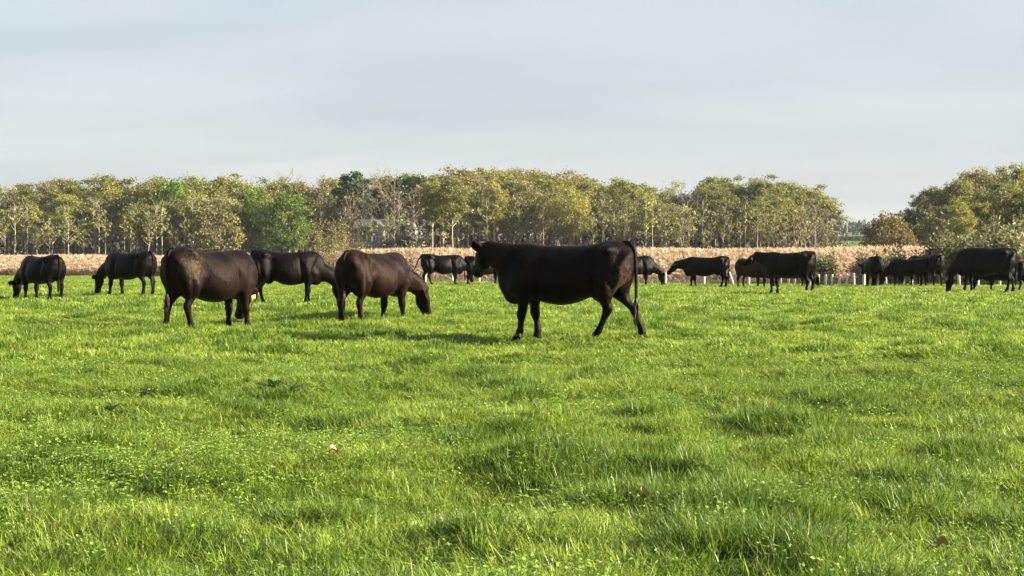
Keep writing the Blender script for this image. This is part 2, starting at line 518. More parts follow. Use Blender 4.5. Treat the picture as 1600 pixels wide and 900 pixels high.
# ------------------------------------------------------------------ scattering of stuff (grass, reeds, dead weeds)
def scatter(name, pts, rot, scl, idx, tint, protos, label):
    """Instances of the proto meshes on points; stuff that nobody could count."""
    me = bpy.data.meshes.new(name)
    n = len(pts)
    me.vertices.add(n)
    me.vertices.foreach_set('co', np.asarray(pts, np.float32).ravel())
    for nm, typ, fld, arr in (('rot', 'FLOAT_VECTOR', 'vector', rot), ('scl', 'FLOAT_VECTOR', 'vector', scl), ('idx', 'INT', 'value', idx), ('tint', 'FLOAT', 'value', tint)):
        a = me.attributes.new(nm, typ, 'POINT')
        a.data.foreach_set(fld, np.asarray(arr, np.int32 if typ == 'INT' else np.float32).ravel())
    col = bpy.data.collections.new(name + '_kinds')
    for i, pm in enumerate(protos):
        col.objects.link(bpy.data.objects.new('%s_kind_%02d' % (name, i), pm))
    ng = bpy.data.node_groups.new(name + '_scatter', 'GeometryNodeTree')
    ng.interface.new_socket('Geometry', in_out='INPUT', socket_type='NodeSocketGeometry')
    ng.interface.new_socket('Geometry', in_out='OUTPUT', socket_type='NodeSocketGeometry')
    gi, go = ng.nodes.new('NodeGroupInput'), ng.nodes.new('NodeGroupOutput')
    ci = ng.nodes.new('GeometryNodeCollectionInfo')
    ci.inputs['Collection'].default_value = col
    ci.inputs['Separate Children'].default_value = True
    ci.inputs['Reset Children'].default_value = True
    ip = ng.nodes.new('GeometryNodeInstanceOnPoints')
    ip.inputs['Pick Instance'].default_value = True
    L = ng.links.new
    L(gi.outputs[0], ip.inputs['Points'])
    L(ci.outputs[0], ip.inputs['Instance'])
    for nm, typ, sock in (('rot', 'FLOAT_VECTOR', 'Rotation'), ('scl', 'FLOAT_VECTOR', 'Scale'), ('idx', 'INT', 'Instance Index')):
        na = ng.nodes.new('GeometryNodeInputNamedAttribute')
        na.data_type = typ
        na.inputs['Name'].default_value = nm
        L(na.outputs['Attribute'], ip.inputs[sock])
    L(ip.outputs[0], go.inputs[0])
    o = link(name, me)
    md = o.modifiers.new('scatter', 'NODES')
    md.node_group = ng
    tag(o, label, kind='stuff')
    return o


def blade(mb, p, yaw, h, w, lean, curl, seg=3, mi=0):
    """One tapering, bending blade."""
    dx, dy = math.cos(yaw), math.sin(yaw)
    v, f = [], []
    for i in range(seg):
        t = i / seg
        bend = lean * t + curl * t * t
        c = np.array((p[0] + dx * bend * h, p[1] + dy * bend * h, p[2] + h * (t - 0.35 * curl * t * t)))
        ww = w * (1 - t ** 1.8 * 0.75) * 0.5
        v += [c + np.array((-dy * ww, dx * ww, 0)), c - np.array((-dy * ww, dx * ww, 0))]
    bend = lean + curl
    v.append(np.array((p[0] + dx * bend * h, p[1] + dy * bend * h, p[2] + h * (1 - 0.35 * curl))))
    for i in range(seg - 1):
        f.append((2 * i, 2 * i + 1, 2 * i + 3, 2 * i + 2))
    f.append((2 * seg - 2, 2 * seg - 1, 2 * seg))
    mb.add(v, f, mi)


def tuft(seed, n, rad, h0, h1, w0, w1, seg=3, dry=0.015):
    r = random.Random(seed)
    mb = MB()
    for _ in range(n):
        a, q = r.uniform(0, 6.283), rad * math.sqrt(r.random())
        h = r.uniform(h0, h1) * (1.15 - 0.4 * q / rad)
        yaw = a + r.gauss(0, 1.0)
        blade(mb, (q * math.cos(a), q * math.sin(a), -0.01), yaw, h, r.uniform(w0, w1), r.uniform(0.1, 1.0), abs(r.gauss(0.35, 0.4)), seg, 1 if r.random() < dry else 0)
    return mb.mesh('grass_tuft', [M['grass'], M['dry']])


def leaf_blob(mb, c, nrm, up, ln, wd, mi=0):
    """A small oval leaf, folded a little along its rib."""
    nrm, up = np.array(nrm, float), np.array(up, float)
    up /= np.linalg.norm(up)
    s = np.cross(nrm, up)
    s /= np.linalg.norm(s) + 1e-9
    nn = np.cross(up, s)
    c = np.array(c, float)
    v = [c, c + up * ln * .35 + s * wd * .5 + nn * wd * .12, c + up * ln * .35 - s * wd * .5 + nn * wd * .12,
         c + up * ln * .75 + s * wd * .42 + nn * wd * .1, c + up * ln * .75 - s * wd * .42 + nn * wd * .1, c + up * ln - nn * wd * .1, c + up * ln * .55]
    mb.add(v, [(0, 1, 6), (0, 6, 2), (1, 3, 6), (2, 6, 4), (3, 5, 6), (6, 5, 4)], mi)


def clover(seed):
    r = random.Random(seed)
    mb = MB()
    for _ in range(16):
        a, q = r.uniform(0, 6.283), 0.10 * math.sqrt(r.random())
        top = np.array((q * math.cos(a), q * math.sin(a), r.uniform(0.035, 0.075)))
        base = top * np.array((.7, .7, 0))
        blade(mb, base, a, top[2], 0.0025, 0.1, 0.1, 2, 0)
        b0 = r.uniform(0, 6.283)
        tilt = np.array((r.gauss(0, .3), r.gauss(0, .3), 1))
        for k in range(3):
            b = b0 + k * 2.094
            leaf_blob(mb, top, tilt, (math.cos(b), math.sin(b), r.uniform(-.1, .35)), r.uniform(.009, .016), r.uniform(.007, .012), 0)
    return mb.mesh('clover_patch', [M['clover']])


def rosette(seed, mat, n=9, ln=0.11, wd=0.034):
    r = random.Random(seed)
    mb = MB()
    for k in range(n):
        a = k * 2.4 + r.uniform(-.3, .3)
        up = np.array((math.cos(a), math.sin(a), r.uniform(.25, 1.1)))
        leaf_blob(mb, (0, 0, 0.01), (-math.cos(a) * .6, -math.sin(a) * .6, 1), up, ln * r.uniform(.6, 1.1), wd * r.uniform(.8, 1.2))
    return mb.mesh('leaf_rosette', [mat])


_c = np.random.default_rng(11)
CW = [(2 * math.pi / l, *(_c.uniform(0, 2 * math.pi, 2))) for l in (2.6, 1.9, 1.5, 1.2, 1.0, .85, .7, .55)]
CWL = [(2 * math.pi / l, *(_c.uniform(0, 2 * math.pi, 2))) for l in (14, 10, 7.5, 6, 4.5)]


def clump_field(x, y, W):
    h = 0
    for k, th, ph in W:
        h = h + np.sin(k * (x * math.cos(th) + y * math.sin(th) * 0.8) + ph + 0.8 * np.sin(k * .37 * (y - x) + ph))
    return h / len(W)


def build_grass():
    near = [tuft(100 + i, 34, .085, .030, .078, .0028, .0055, 3) for i in range(8)]
    tall = [tuft(200 + i, 38, .085, .045, .10, .0028, .005, 4, 0.015) for i in range(4)]
    mid = [tuft(300 + i, 34, .13, .035, .085, .006, .010, 2) for i in range(6)]
    far = [tuft(400 + i, 26, .22, .035, .085, .012, .022, 2) for i in range(5)]
    clo = [clover(500 + i) for i in range(3)]
    ros = [rosette(600 + i, M['clover'], 9, .06, .022) for i in range(3)]
    protos = near + tall + mid + far + clo + ros
    oN, oT, oM, oF, oC, oR = 0, 8, 12, 18, 23, 26
    P, Rt, S, I, T = [], [], [], [], []

    def region(d0, d1, dens, base, cnt, sc, tall_ok):
        nmax = int(dens * (0.92 * (d1 * d1 - d0 * d0) / 2 + 5 * (d1 - d0)))
        d = np.sqrt(rng.uniform(d0 * d0, d1 * d1, nmax))
        x = rng.uniform(-1, 1, nmax) * (0.46 * d + 2.0)
        px = 800 + F * x / d
        ok = d < edge_d(px) + rng.uniform(-0.6, 0.9, nmax)
        d, x, px = d[ok], x[ok], px[ok]
        n = len(d)
        cf = clump_field(x, d, CW)
        cl = clump_field(x + 30, d, CWL)
        up = smooth(0.16, 0.42, cf + 0.3 * cl)
        hs = (0.72 + 0.32 * smooth(-.4, .4, cl) + .52 * up) * rng.uniform(.75, 1.3, n)
        ws = rng.uniform(.85, 1.3, n)
        idx = base + rng.integers(0, cnt, n)
        if tall_ok:
            tl = rng.random(n) < 0.04 + 0.34 * up
            idx = np.where(tl, oT + rng.integers(0, 4, n), idx)
            hs = np.where(tl, hs * 0.72, hs)
            cc = clump_field(x * .8 + 50, d + 9, CWL)
            k = rng.random(n) < 0.06 + 0.16 * smooth(0.0, .5, cc)
            idx = np.where(k, oC + rng.integers(0, 3, n), idx)
            ro = rng.random(n) < 0.003
            idx = np.where(ro, oR + rng.integers(0, 3, n), idx)
            hs = np.where(k | ro, rng.uniform(.8, 1.5, n), hs)
        P.append(np.stack([x, d, gz(x, d) + .05 * up * (1 - smooth(25, 50, d))], 1))
        Rt.append(np.stack([rng.normal(0, .13, n), rng.normal(0, .13, n), rng.uniform(0, 6.283, n)], 1))
        S.append(np.stack([ws * sc, ws * sc, hs * sc], 1))
        I.append(idx)
        T.append(np.clip(up * .74 + rng.normal(0, .16, n) + 0.12 * (cl < -.25), 0, 1))  # tall clumps get a darker tint that also deepens their shadow patches

    region(2.6, 8.5, 260, oN, 8, 1.0, True)
    region(8.5, 14, 170, oN, 8, 1.15, True)
    region(14, 28, 90, oM, 6, 1.1, False)
    region(28, 101, 22, oF, 5, 1.1, False)
    scatter('pasture_grass', np.concatenate(P), np.concatenate(Rt), np.concatenate(S), np.concatenate(I), np.concatenate(T), protos,
            'bright green spring pasture grass with clover and darker taller tufts with painted shade')


def build_reeds():
    def reed_clump(seed, n=26, h0=1.55, h1=2.2):
        r = random.Random(seed)
        mb = MB()
        for _ in range(n):
            x, y = r.gauss(0, .22), r.gauss(0, .22)
            h = r.uniform(h0, h1)
            yaw = r.uniform(0, 6.283)
            lean = abs(r.gauss(0, .06))
            blade(mb, (x, y, -.05), yaw, h, .015, lean, .03, 2, 0)
            for _k in range(4):
                t = r.uniform(.15, .85)
                ya = r.uniform(0, 6.283)
                blade(mb, (x + math.cos(yaw) * lean * h * t, y + math.sin(yaw) * lean * h * t, h * t), ya, r.uniform(.18, .42), .019, .35, .5, 2, 0)
            tx, ty = x + math.cos(yaw) * (lean + .03) * h, y + math.sin(yaw) * (lean + .03) * h
            if r.random() < .75:
                for _k in range(3):
                    blade(mb, (tx, ty, h - .12), r.uniform(0, 6.283), r.uniform(.14, .30), .042, .35, .3, 2, 1)
        return mb.mesh('reed_clump', [M['reed'], M['plume']])
    protos = [reed_clump(700 + i) for i in range(6)]
    n = 26000
    px = rng.uniform(-260, 1860, n)
    e = edge_d(px) + np.interp(px, [0, 450, 800, 1600], [1.2, 2.0, 7.5, 9.0])
    t = rng.random(n)
    d = e + np.where(t < .66, rng.uniform(0, 9, n), rng.uniform(9, 34, n))
    x = at(px, d)
    z = gz(x, d)
    hs = np.interp(d - e, [0, 2, 6], [.35, .62, 1.0]) * np.interp(px, [0, 350, 700, 1300, 1600], [.86, .86, 1.0, 1.0, 1.0]) * (1 + 0.07 * clump_field(x * .35, d * .35, CWL)) * rng.uniform(.9, 1.08, n)
    rot = np.stack([rng.normal(0, .05, n), rng.normal(0, .05, n), rng.uniform(0, 6.28, n)], 1)
    scatter('reed_bed', np.stack([x, d, z], 1), rot, np.stack([np.full(n, 1.2), np.full(n, 1.2), hs], 1), rng.integers(0, 6, n), np.zeros(n), protos,
            'wide bed of dry tan reeds between pasture and wood')

    def weed_clump(seed, mat, n=26, h=.58):
        r = random.Random(seed)
        mb = MB()
        for _ in range(n):
            x, y = r.gauss(0, .28), r.gauss(0, .28)
            hh = h * r.uniform(.4, 1.1)
            ya = r.uniform(0, 6.28)
            blade(mb, (x, y, -.03), ya, hh, r.uniform(.012, .03), r.uniform(.05, .5), r.uniform(0, .4), 2, 0)
            for _k in range(2):
                t = r.uniform(.4, .9)
                blade(mb, (x + math.cos(ya) * .2 * hh * t, y + math.sin(ya) * .2 * hh * t, hh * t), r.uniform(0, 6.28), hh * .3, .014, .7, .2, 2, 0)
        return mb.mesh('weed_clump', [mat])
    pw = [weed_clump(800 + i, M['weed']) for i in range(4)] + [weed_clump(820 + i, M['rushes'], 30, .42) for i in range(3)]
    n = 6000
    px = rng.uniform(-200, 1820, n)
    wide = np.interp(px, [0, 400, 700, 1600], [2.2, 4.0, 8.5, 10])
    d = edge_d(px) + 1.9 + rng.random(n) * wide
    keep = rng.random(n) < np.interp(px, [0, 400, 640], [.28, .4, 1.0])
    px, d = px[keep], d[keep]
    n = len(px)
    x = at(px, d)
    dark = rng.random(n) < np.interp(px, [0, 300, 700, 1600], [.85, .7, .3, .35])
    idx = np.where(dark, 4 + rng.integers(0, 3, n), rng.integers(0, 4, n))
    s = rng.uniform(.6, 1.15, n) * (0.85 + 0.35 * clump_field(x * .6, d, CWL))
    scatter('dead_weeds', np.stack([x, d, gz(x, d)], 1), np.stack([rng.normal(0, .08, n), rng.normal(0, .08, n), rng.uniform(0, 6.28, n)], 1),
            np.stack([s, s, s], 1), idx, np.zeros(n), pw, 'grey brown dead weeds and rushes along the fence line')


build_reeds()


# ------------------------------------------------------------------ trees
def tree_meshes(seed, H, W, bole, mat, leaf=.42, clumps=46, per=34, limbs=16, tr=.24, bark='bark', spread=1.0, shape=1.0, sub=2, gauss=.62):
    """Trunk with limbs and a crown of leaf clumps: (trunk mesh, crown mesh)."""
    r = random.Random(seed)
    nr = np.random.default_rng(seed)
    tb, lb = MB(), MB()
    top = H * .86
    n = 8
    wob = [(r.gauss(0, .12), r.gauss(0, .12)) for _ in range(n)]
    tp = [np.array((sum(w[0] for w in wob[:i]) * .6, sum(w[1] for w in wob[:i]) * .6, -0.3 + (top + .3) * i / (n - 1))) for i in range(n)]
    tb.tube(tp, [tr * (1.25 if i == 0 else 1 - .82 * (i / (n - 1)) ** 1.1) for i in range(n)], 6)
    zc, rz = (bole * H + H) / 2, (H - bole * H) / 2

    def trunk_at(z):
        q = min(max((z + .3) / (top + .3), 0), 1) * (n - 1)
        i = min(int(q), n - 2)
        return tp[i] * (1 - (q - i)) + tp[i + 1] * (q - i)
    tips = []
    for k in range(limbs):
        a = k * 2.399 + r.uniform(-.4, .4)
        u = (k + .5) / limbs
        zt = bole * H + (H - bole * H) * (0.12 + 0.86 * u)
        rr = W / 2 * spread * math.sqrt(max(0.05, 1 - ((zt - zc) / rz) ** 2)) ** shape * r.uniform(.7, 1.05)
        z0 = max(bole * H * .75, zt - rr * r.uniform(.5, .9) - .8)
        z0 = min(z0, top * .97)
        p0 = trunk_at(z0)
        p3 = np.array((math.cos(a) * rr, math.sin(a) * rr, zt))
        mid = p0 * .5 + p3 * .5 + np.array((0, 0, -rr * .12)) + nr.normal(0, .25, 3)
        rad = tr * .38 * (1.15 - .7 * u)
        tb.tube([p0, mid, p3], [rad, rad * .6, .03], 4, cap=False)
        tips.append(p3)
        for _ in range(sub):
            q = mid * r.uniform(.2, .8) + p3 * r.uniform(.2, .5)
            q = mid + (p3 - mid) * r.uniform(.1, .8)
            e = q + np.array((r.gauss(0, .9), r.gauss(0, .9), abs(r.gauss(.9, .6)))) * (W / 8)
            tb.tube([q, (q + e) / 2 + nr.normal(0, .1, 3), e], [rad * .45, rad * .3, .02], 3, cap=False)
            tips.append(e)
    for c in range(clumps):
        if c < len(tips):
            o = tips[c]
        else:
            while True:
                p = nr.uniform(-1, 1, 3)
                q = np.linalg.norm(p)
                if 0.35 < q < 1 and r.random() < q:
                    break
            o = np.array((p[0] * W / 2, p[1] * W / 2, zc + p[2] * rz))
        s = gauss * r.uniform(.7, 1.35) * W / 8
        m = int(per * r.uniform(.6, 1.3))
        ctr = o + nr.normal(0, 1, (m, 3)) * np.array((s, s, s * .62))
        ctr[:, 2] = np.maximum(ctr[:, 2], 0.1)
        ax = nr.normal(0, 1, (m, 3))
        ax /= np.linalg.norm(ax, axis=1)[:, None]
        bx = np.cross(ax, nr.normal(0, 1, (m, 3)))
        bx /= np.linalg.norm(bx, axis=1)[:, None]
        sz = leaf * nr.uniform(.5, 1.2, (m, 1))
        v = np.stack([ctr - ax * sz, ctr + bx * sz * .55, ctr + ax * sz, ctr - bx * sz * .55], 1).reshape(-1, 3)
        lb.add(v, [(4 * i, 4 * i + 1, 4 * i + 2, 4 * i + 3) for i in range(m)])
    return tb.mesh('trunk', M[bark], True), lb.mesh('crown', M[mat])


def make_tree(name, meshes, label, group=None, cat='tree'):
    e = bpy.data.objects.new(name, None)
    COL.objects.link(e)
    e.empty_display_size = .5
    tag(e, label, cat, group)
    link('trunk', meshes[0], e)
    link('crown', meshes[1], e)
    return e


KIND = {}


def kind(key, name, variants):
    KIND[key] = [name, variants, [None] * len(variants)]  # name, (trunk, crown) meshes, first object of each


for key, mat, nm in (('olive', 'olive', 'broadleaf_tree'), ('tan', 'tan', 'broadleaf_tree'), ('yellow', 'yellow', 'broadleaf_tree')):
    kind(key, nm, [tree_meshes(hash_ * 31 + len(key) * 7, H, W, b, mat, bark=bk, leaf=.21, clumps=96, per=150, gauss=.5) for hash_, H, W, b, bk in
                   ((1, 18, 9.0, .46, 'bark'), (2, 18, 7.6, .54, 'pale_bark'), (3, 18, 10.5, .42, 'bark'))])
kind('green', 'green_tree', [tree_meshes(41, 15, 10, .18, 'green', leaf=.24, clumps=100, per=110, tr=.26, gauss=.5), tree_meshes(42, 13, 8, .2, 'green', leaf=.24, clumps=80, per=100, gauss=.5)])
kind('dark', 'dark_tree', [tree_meshes(51, 18, 6.5, .48, 'dark', leaf=.4, clumps=60, per=50, gauss=.5), tree_meshes(52, 16, 5.0, .52, 'dark', leaf=.36, clumps=44, per=42)])
kind('bare', 'bare_tree', [tree_meshes(61, 18, 7.5, .34, 'bare', leaf=.2, clumps=70, per=26, limbs=26, sub=4, bark='twig', gauss=.5), tree_meshes(62, 18, 6, .4, 'bare', leaf=.2, clumps=60, per=24, limbs=22, sub=4, bark='twig', gauss=.5)])
kind('slim', 'slim_tree', [tree_meshes(71, 12, 3.2, .3, 'olive', leaf=.26, clumps=26, per=18, limbs=12, tr=.11, bark='pale_bark'), tree_meshes(72, 11, 3.0, .42, 'tan', leaf=.26, clumps=22, per=16, limbs=12, tr=.10, bark='pale_bark'),
                           tree_meshes(73, 13, 2.6, .55, 'olive', leaf=.26, clumps=18, per=16, limbs=10, tr=.13, bark='pale_bark')])
kind('tanbush', 'tan_tree', [tree_meshes(81, 8, 6.4, .08, 'tan', leaf=.2, clumps=100, per=80, limbs=18, tr=.12, gauss=.5)])
kind('rust', 'rusty_tree', [tree_meshes(91, 6.5, 6.8, .05, 'rust', leaf=.19, clumps=120, per=95, limbs=18, tr=.14, gauss=.5)])


def plant(key, px, d, top_row=None, h=None, label='', group=None, wide=1.0, var=None):
    name, vs, objs = KIND[key]
    i = random.randrange(len(vs)) if var is None else var
    x = at(px, d)
    z = float(gz(x, d))
    H0 = float(np.percentile([v.co.z for m in vs[i] for v in m.vertices], 99.5)) if objs[i] is None else objs[i]['_h']
    if h is None:
        h = EYE + (HOR - top_row) * d / F - z
    s = h / H0
    sw = s * wide
    if objs[i] is None:
        o = make_tree(name, vs[i], label, group)
        o['_h'] = H0
        objs[i] = o
    else:
        o = copy_tree(objs[i], (0, 0, 0), label=label, group=group)
        if not group and 'group' in o:
            del o['group']
    o.location = (x, d, z)
    o.rotation_euler = (0, 0, random.uniform(0, 6.283))
    o.scale = (sw, sw, s)
    return o


TOP_PX = [-300, 0, 40, 60, 160, 250, 350, 400, 440, 470, 540, 640, 700, 720, 800, 850, 900, 980, 1010, 1040, 1080, 1140, 1190, 1240, 1290, 1308]
TOP_Y = [286, 290, 287, 281, 276, 277, 274, 282, 280, 282, 274, 272, 270, 265, 265, 269, 275, 279, 288, 288, 281, 276, 276, 285, 295, 309]


def canopy(px):
    return float(np.interp(px, TOP_PX, TOP_Y))


def forest():
    words = {'olive': 'olive budding', 'tan': 'tan catkin covered', 'yellow': 'yellow green', 'bare': 'leafless twiggy', 'slim': 'slender pale trunked', 'dark': 'dark green'}

    def zone(px):
        if px < 360:
            return 'left of the bright green tree'
        if px < 660:
            return 'around the grey house'
        if px < 1020:
            return 'behind the largest cow'
        if px < 1320:
            return 'just left of the sky gap'
        return 'in the right hand wood'

    def lab(k, px, where):
        l = '%s tree %s %s' % (words[k], where, zone(px))
        return l, l

    def put(k, px, d, row, where, wide=1.0, h=None, var=None):
        l, g = lab(k, px, where)
        return plant(k, px, d, row, h, l, g, wide, var)
    # three rows of the main wood, canopy heights read along the skyline
    for row, (d0, step, drop, where) in enumerate([(262, 44, 12, 'in front'), (276, 44, 4, 'in mid depth'), (292, 42, 0, 'at the back')]):
        px = -190 + row * 17
        while px < 1284:
            p = px + random.uniform(-10, 10)
            gap = 545 < p < 640
            if p < 330:
                k = random.choices(['olive', 'tan', 'yellow', 'bare'], [6, 2, 3, 1])[0]
            elif p < 660:
                k = random.choices(['olive', 'tan', 'bare'], [5, 2, 2])[0]
            elif p < 1020:
                k = random.choices(['olive', 'yellow', 'tan'], [5, 4, 3])[0]
            else:
                k = random.choices(['olive', 'yellow', 'tan', 'bare'], [7, 2, 2, 1])[0]
            if not (gap and row != 1):
                put(k, p, d0 + random.uniform(-5, 5), canopy(p) + drop + abs(random.gauss(0, 3)) + (random.uniform(0, 24) if row == 0 else 0), where, random.uniform(1.05, 1.4))
            px += step * random.uniform(.75, 1.2)
    # slender edge trees whose pale trunks stand in front of the dark interior
    for i in range(118):
        p = -120 + i * 12.0 + random.uniform(-6, 6)
        if 548 < p < 648:
            continue
        put('slim', p, random.uniform(246, 258), None, 'at the wood edge', random.uniform(.75, 1.1), random.uniform(8.0, 15), random.choice((0, 1, 2, 2)))
    # trees one can tell from all the others
    plant('green', 408, 238, 284, label='tall bright green tree left of the grey house', wide=.98, var=0)
    plant('green', 452, 236, 305, label='lower bright green tree just left of the bare orchard tree', wide=.95, var=1)
    plant('green', 378, 240, 322, label='short bright green tree beside the tan bushy tree', wide=.95, var=1)
    plant('green', 266, 262, 283, label='fresh green tree top above the grazing cows at left', wide=.9, var=1)
    plant('dark', 553, 256, 270, label='dark evergreen with bare trunk rising behind the grey house', wide=1.05, var=0)
    plant('dark', 572, 262, 288, label='narrow dark evergreen just right of the one behind the house', wide=1.0, var=1)
    plant('bare', 592, 266, 264, label='tall leafless tree against the sky above the grey house', wide=1.05, var=0)
    plant('bare', 452, 296, 266, label='leafless tree top above the bright green trees', wide=1.0, var=1)
    plant('dark', 640, 262, 277, label='dark green tree right of the leafless tree above the house', wide=1.3, var=0)
    plant('yellow', 772, 252, 284, label='golden yellow tree above the head of the large standing cow', wide=.75, var=1)
    plant('yellow', 890, 252, 286, label='yellow green tree above the back of the large standing cow', wide=1.1, var=2)
    plant('dark', 1165, 268, 288, label='dark green tree top in the wood left of the sky gap', wide=1.3, var=1)
    plant('tanbush', 342, 226, 319, label='short tan bushy tree above the muddy brown cow', var=0)
    plant('slim', 1042, 238, 334, label='pale sapling at the end of the middle wood', wide=1.5, var=0)
    plant('slim', 1066, 236, 344, label='lower pale sapling right of its taller neighbour', wide=1.7, var=1)
    # the nearer wood at right, its edge stepping down to the gap
    prof = lambda p: float(np.interp(p, [1400, 1412, 1425, 1450, 1490, 1515, 1560, 1600, 1800], [352, 330, 313, 294, 281, 267, 261, 257, 250]))
    for row, (d0, step, drop, where) in enumerate([(196, 50, 10, 'in front'), (208, 44, 3, 'in mid depth'), (222, 42, 0, 'at the back')]):
        px = 1430 + row * 12
        while px < 1860:
            p = px + random.uniform(-8, 8)
            k = random.choices(['olive', 'yellow', 'tan', 'dark'], [7, 2, 1, 2 if p < 1540 else 0])[0]
            put(k, p, d0 + random.uniform(-4, 4), prof(p) + drop + abs(random.gauss(0, 4)) + (random.uniform(0, 20) if row == 0 else 0), where, random.uniform(.85, 1.1))
            px += step * random.uniform(.75, 1.15)
    for i in range(16):
        p = 1440 + i * 24 + random.uniform(-8, 8)
        put('slim', p, random.uniform(184, 192), None, 'at the wood edge', random.uniform(.8, 1.2), random.uniform(6, 10))
    plant('dark', 1420, 200, 330, label='low dark green tree at the stepped left end of the right wood', wide=2.0, var=1)
    plant('yellow', 1498, 186, 318, label='small yellow leaved tree inside the right wood', wide=1.0, var=0)
    plant('rust', 1386, 176, 334, label='rusty brown rounded tree in the sky gap', wide=.85, var=0)


forest()


def wood_mass():
    """The inside of the wood: stems and twigs too deep to tell apart."""
    mb = MB()
    n = 26000
    r = np.random.default_rng(21)
    px = r.uniform(-260, 1312, n)
    d = r.uniform(268, 304, n)
    topz = EYE + (HOR - np.interp(px, TOP_PX, TOP_Y)) * d / F
    gap = (px > 548) & (px < 650)
    z = r.random(n) ** 1.5 * topz * np.where(gap, .42, .80)
    x = at(px, d)
    px2 = r.uniform(1412, 1880, 5200)
    d2 = r.uniform(204, 232, 5200)
    z2 = r.random(5200) ** 1.2 * (EYE + (HOR - np.interp(px2, [1405, 1450, 1515, 1600], [340, 298, 272, 262])) * d2 / F) * .85
    x = np.concatenate([x, at(px2, d2)])
    d, z = np.concatenate([d, d2]), np.concatenate([z, z2])
    n = len(x)
    ctr = np.stack([x, d, z], 1)
    ax = r.normal(0, 1, (n, 3)) * np.array((.7, .7, 1.5))
    ax /= np.linalg.norm(ax, axis=1)[:, None]
    bx = np.cross(ax, r.normal(0, 1, (n, 3)))
    bx /= np.linalg.norm(bx, axis=1)[:, None]
    s = r.uniform(.5, 1.1, (n, 1))
    v = np.stack([ctr - ax * s, ctr + bx * s * .4, ctr + ax * s, ctr - bx * s * .4], 1).reshape(-1, 3)
    v[:, 2] = np.maximum(v[:, 2], -.4)
    mb.add(v, [(4 * i, 4 * i + 1, 4 * i + 2, 4 * i + 3) for i in range(n)])
    tag(link('wood_interior', mb.mesh('wood_interior', M['thicket'])), 'dark thicket of stems and twigs inside the wood', kind='stuff')
    # low brush along the foot of the wood
    mb = MB()
    n = 15000
    px = np.concatenate([r.uniform(-260, 1325, 11000), r.uniform(1325, 1880, 4000)])
    d = np.where(px < 1325, r.uniform(236, 262, n), r.uniform(172, 192, n))
    z = np.abs(r.normal(0, 1.3, n)) * (0.8 + .5 * np.sin(px * .06) * np.sin(px * .023 + 1))
    ctr = np.stack([at(px, d), d, z], 1)
    ax = r.normal(0, 1, (n, 3)) * np.array((.7, .7, 1.4))
    ax /= np.linalg.norm(ax, axis=1)[:, None]
    bx = np.cross(ax, r.normal(0, 1, (n, 3)))
    bx /= np.linalg.norm(bx, axis=1)[:, None]
    s = r.uniform(.15, .4, (n, 1))
    v = np.stack([ctr - ax * s, ctr + bx * s * .4, ctr + ax * s, ctr - bx * s * .4], 1).reshape(-1, 3)
    mb.add(v, [(4 * i, 4 * i + 1, 4 * i + 2, 4 * i + 3) for i in range(n)])
    tag(link('brush', mb.mesh('brush', M['thicket'])), 'low grey brown brush along the foot of the wood', kind='stuff')
    # the far tree line seen through the gap
    mb = MB()
    n = 6000
    px = r.uniform(1180, 1560, n)
    d = r.uniform(830, 900, n)
    tz = np.interp(px, [1180, 1312, 1320, 1335, 1350, 1362, 1560], [27, 25.5, 24.6, 27.5, 27.2, 25.5, 27]) + 1.2 * np.sin(px * .9) + .8 * np.sin(px * .37)
    z = 17.2 + r.random(n) ** .7 * (tz - 17.2)
    ctr = np.stack([at(px, d), d, z], 1)
    ax = r.normal(0, 1, (n, 3))
    ax /= np.linalg.norm(ax, axis=1)[:, None]
    bx = np.cross(ax, r.normal(0, 1, (n, 3)))
    bx /= np.linalg.norm(bx, axis=1)[:, None]
    s = r.uniform(.8, 1.6, (n, 1))
    v = np.stack([ctr - ax * s, ctr + bx * s * .6, ctr + ax * s, ctr - bx * s * .6], 1).reshape(-1, 3)
    mb.add(v, [(4 * i, 4 * i + 1, 4 * i + 2, 4 * i + 3) for i in range(n)])
    tag(link('far_wood', mb.mesh('far_wood', M['far_leaf'])), 'far blue green wood on the rise seen through the gap', kind='stuff')


wood_mass()


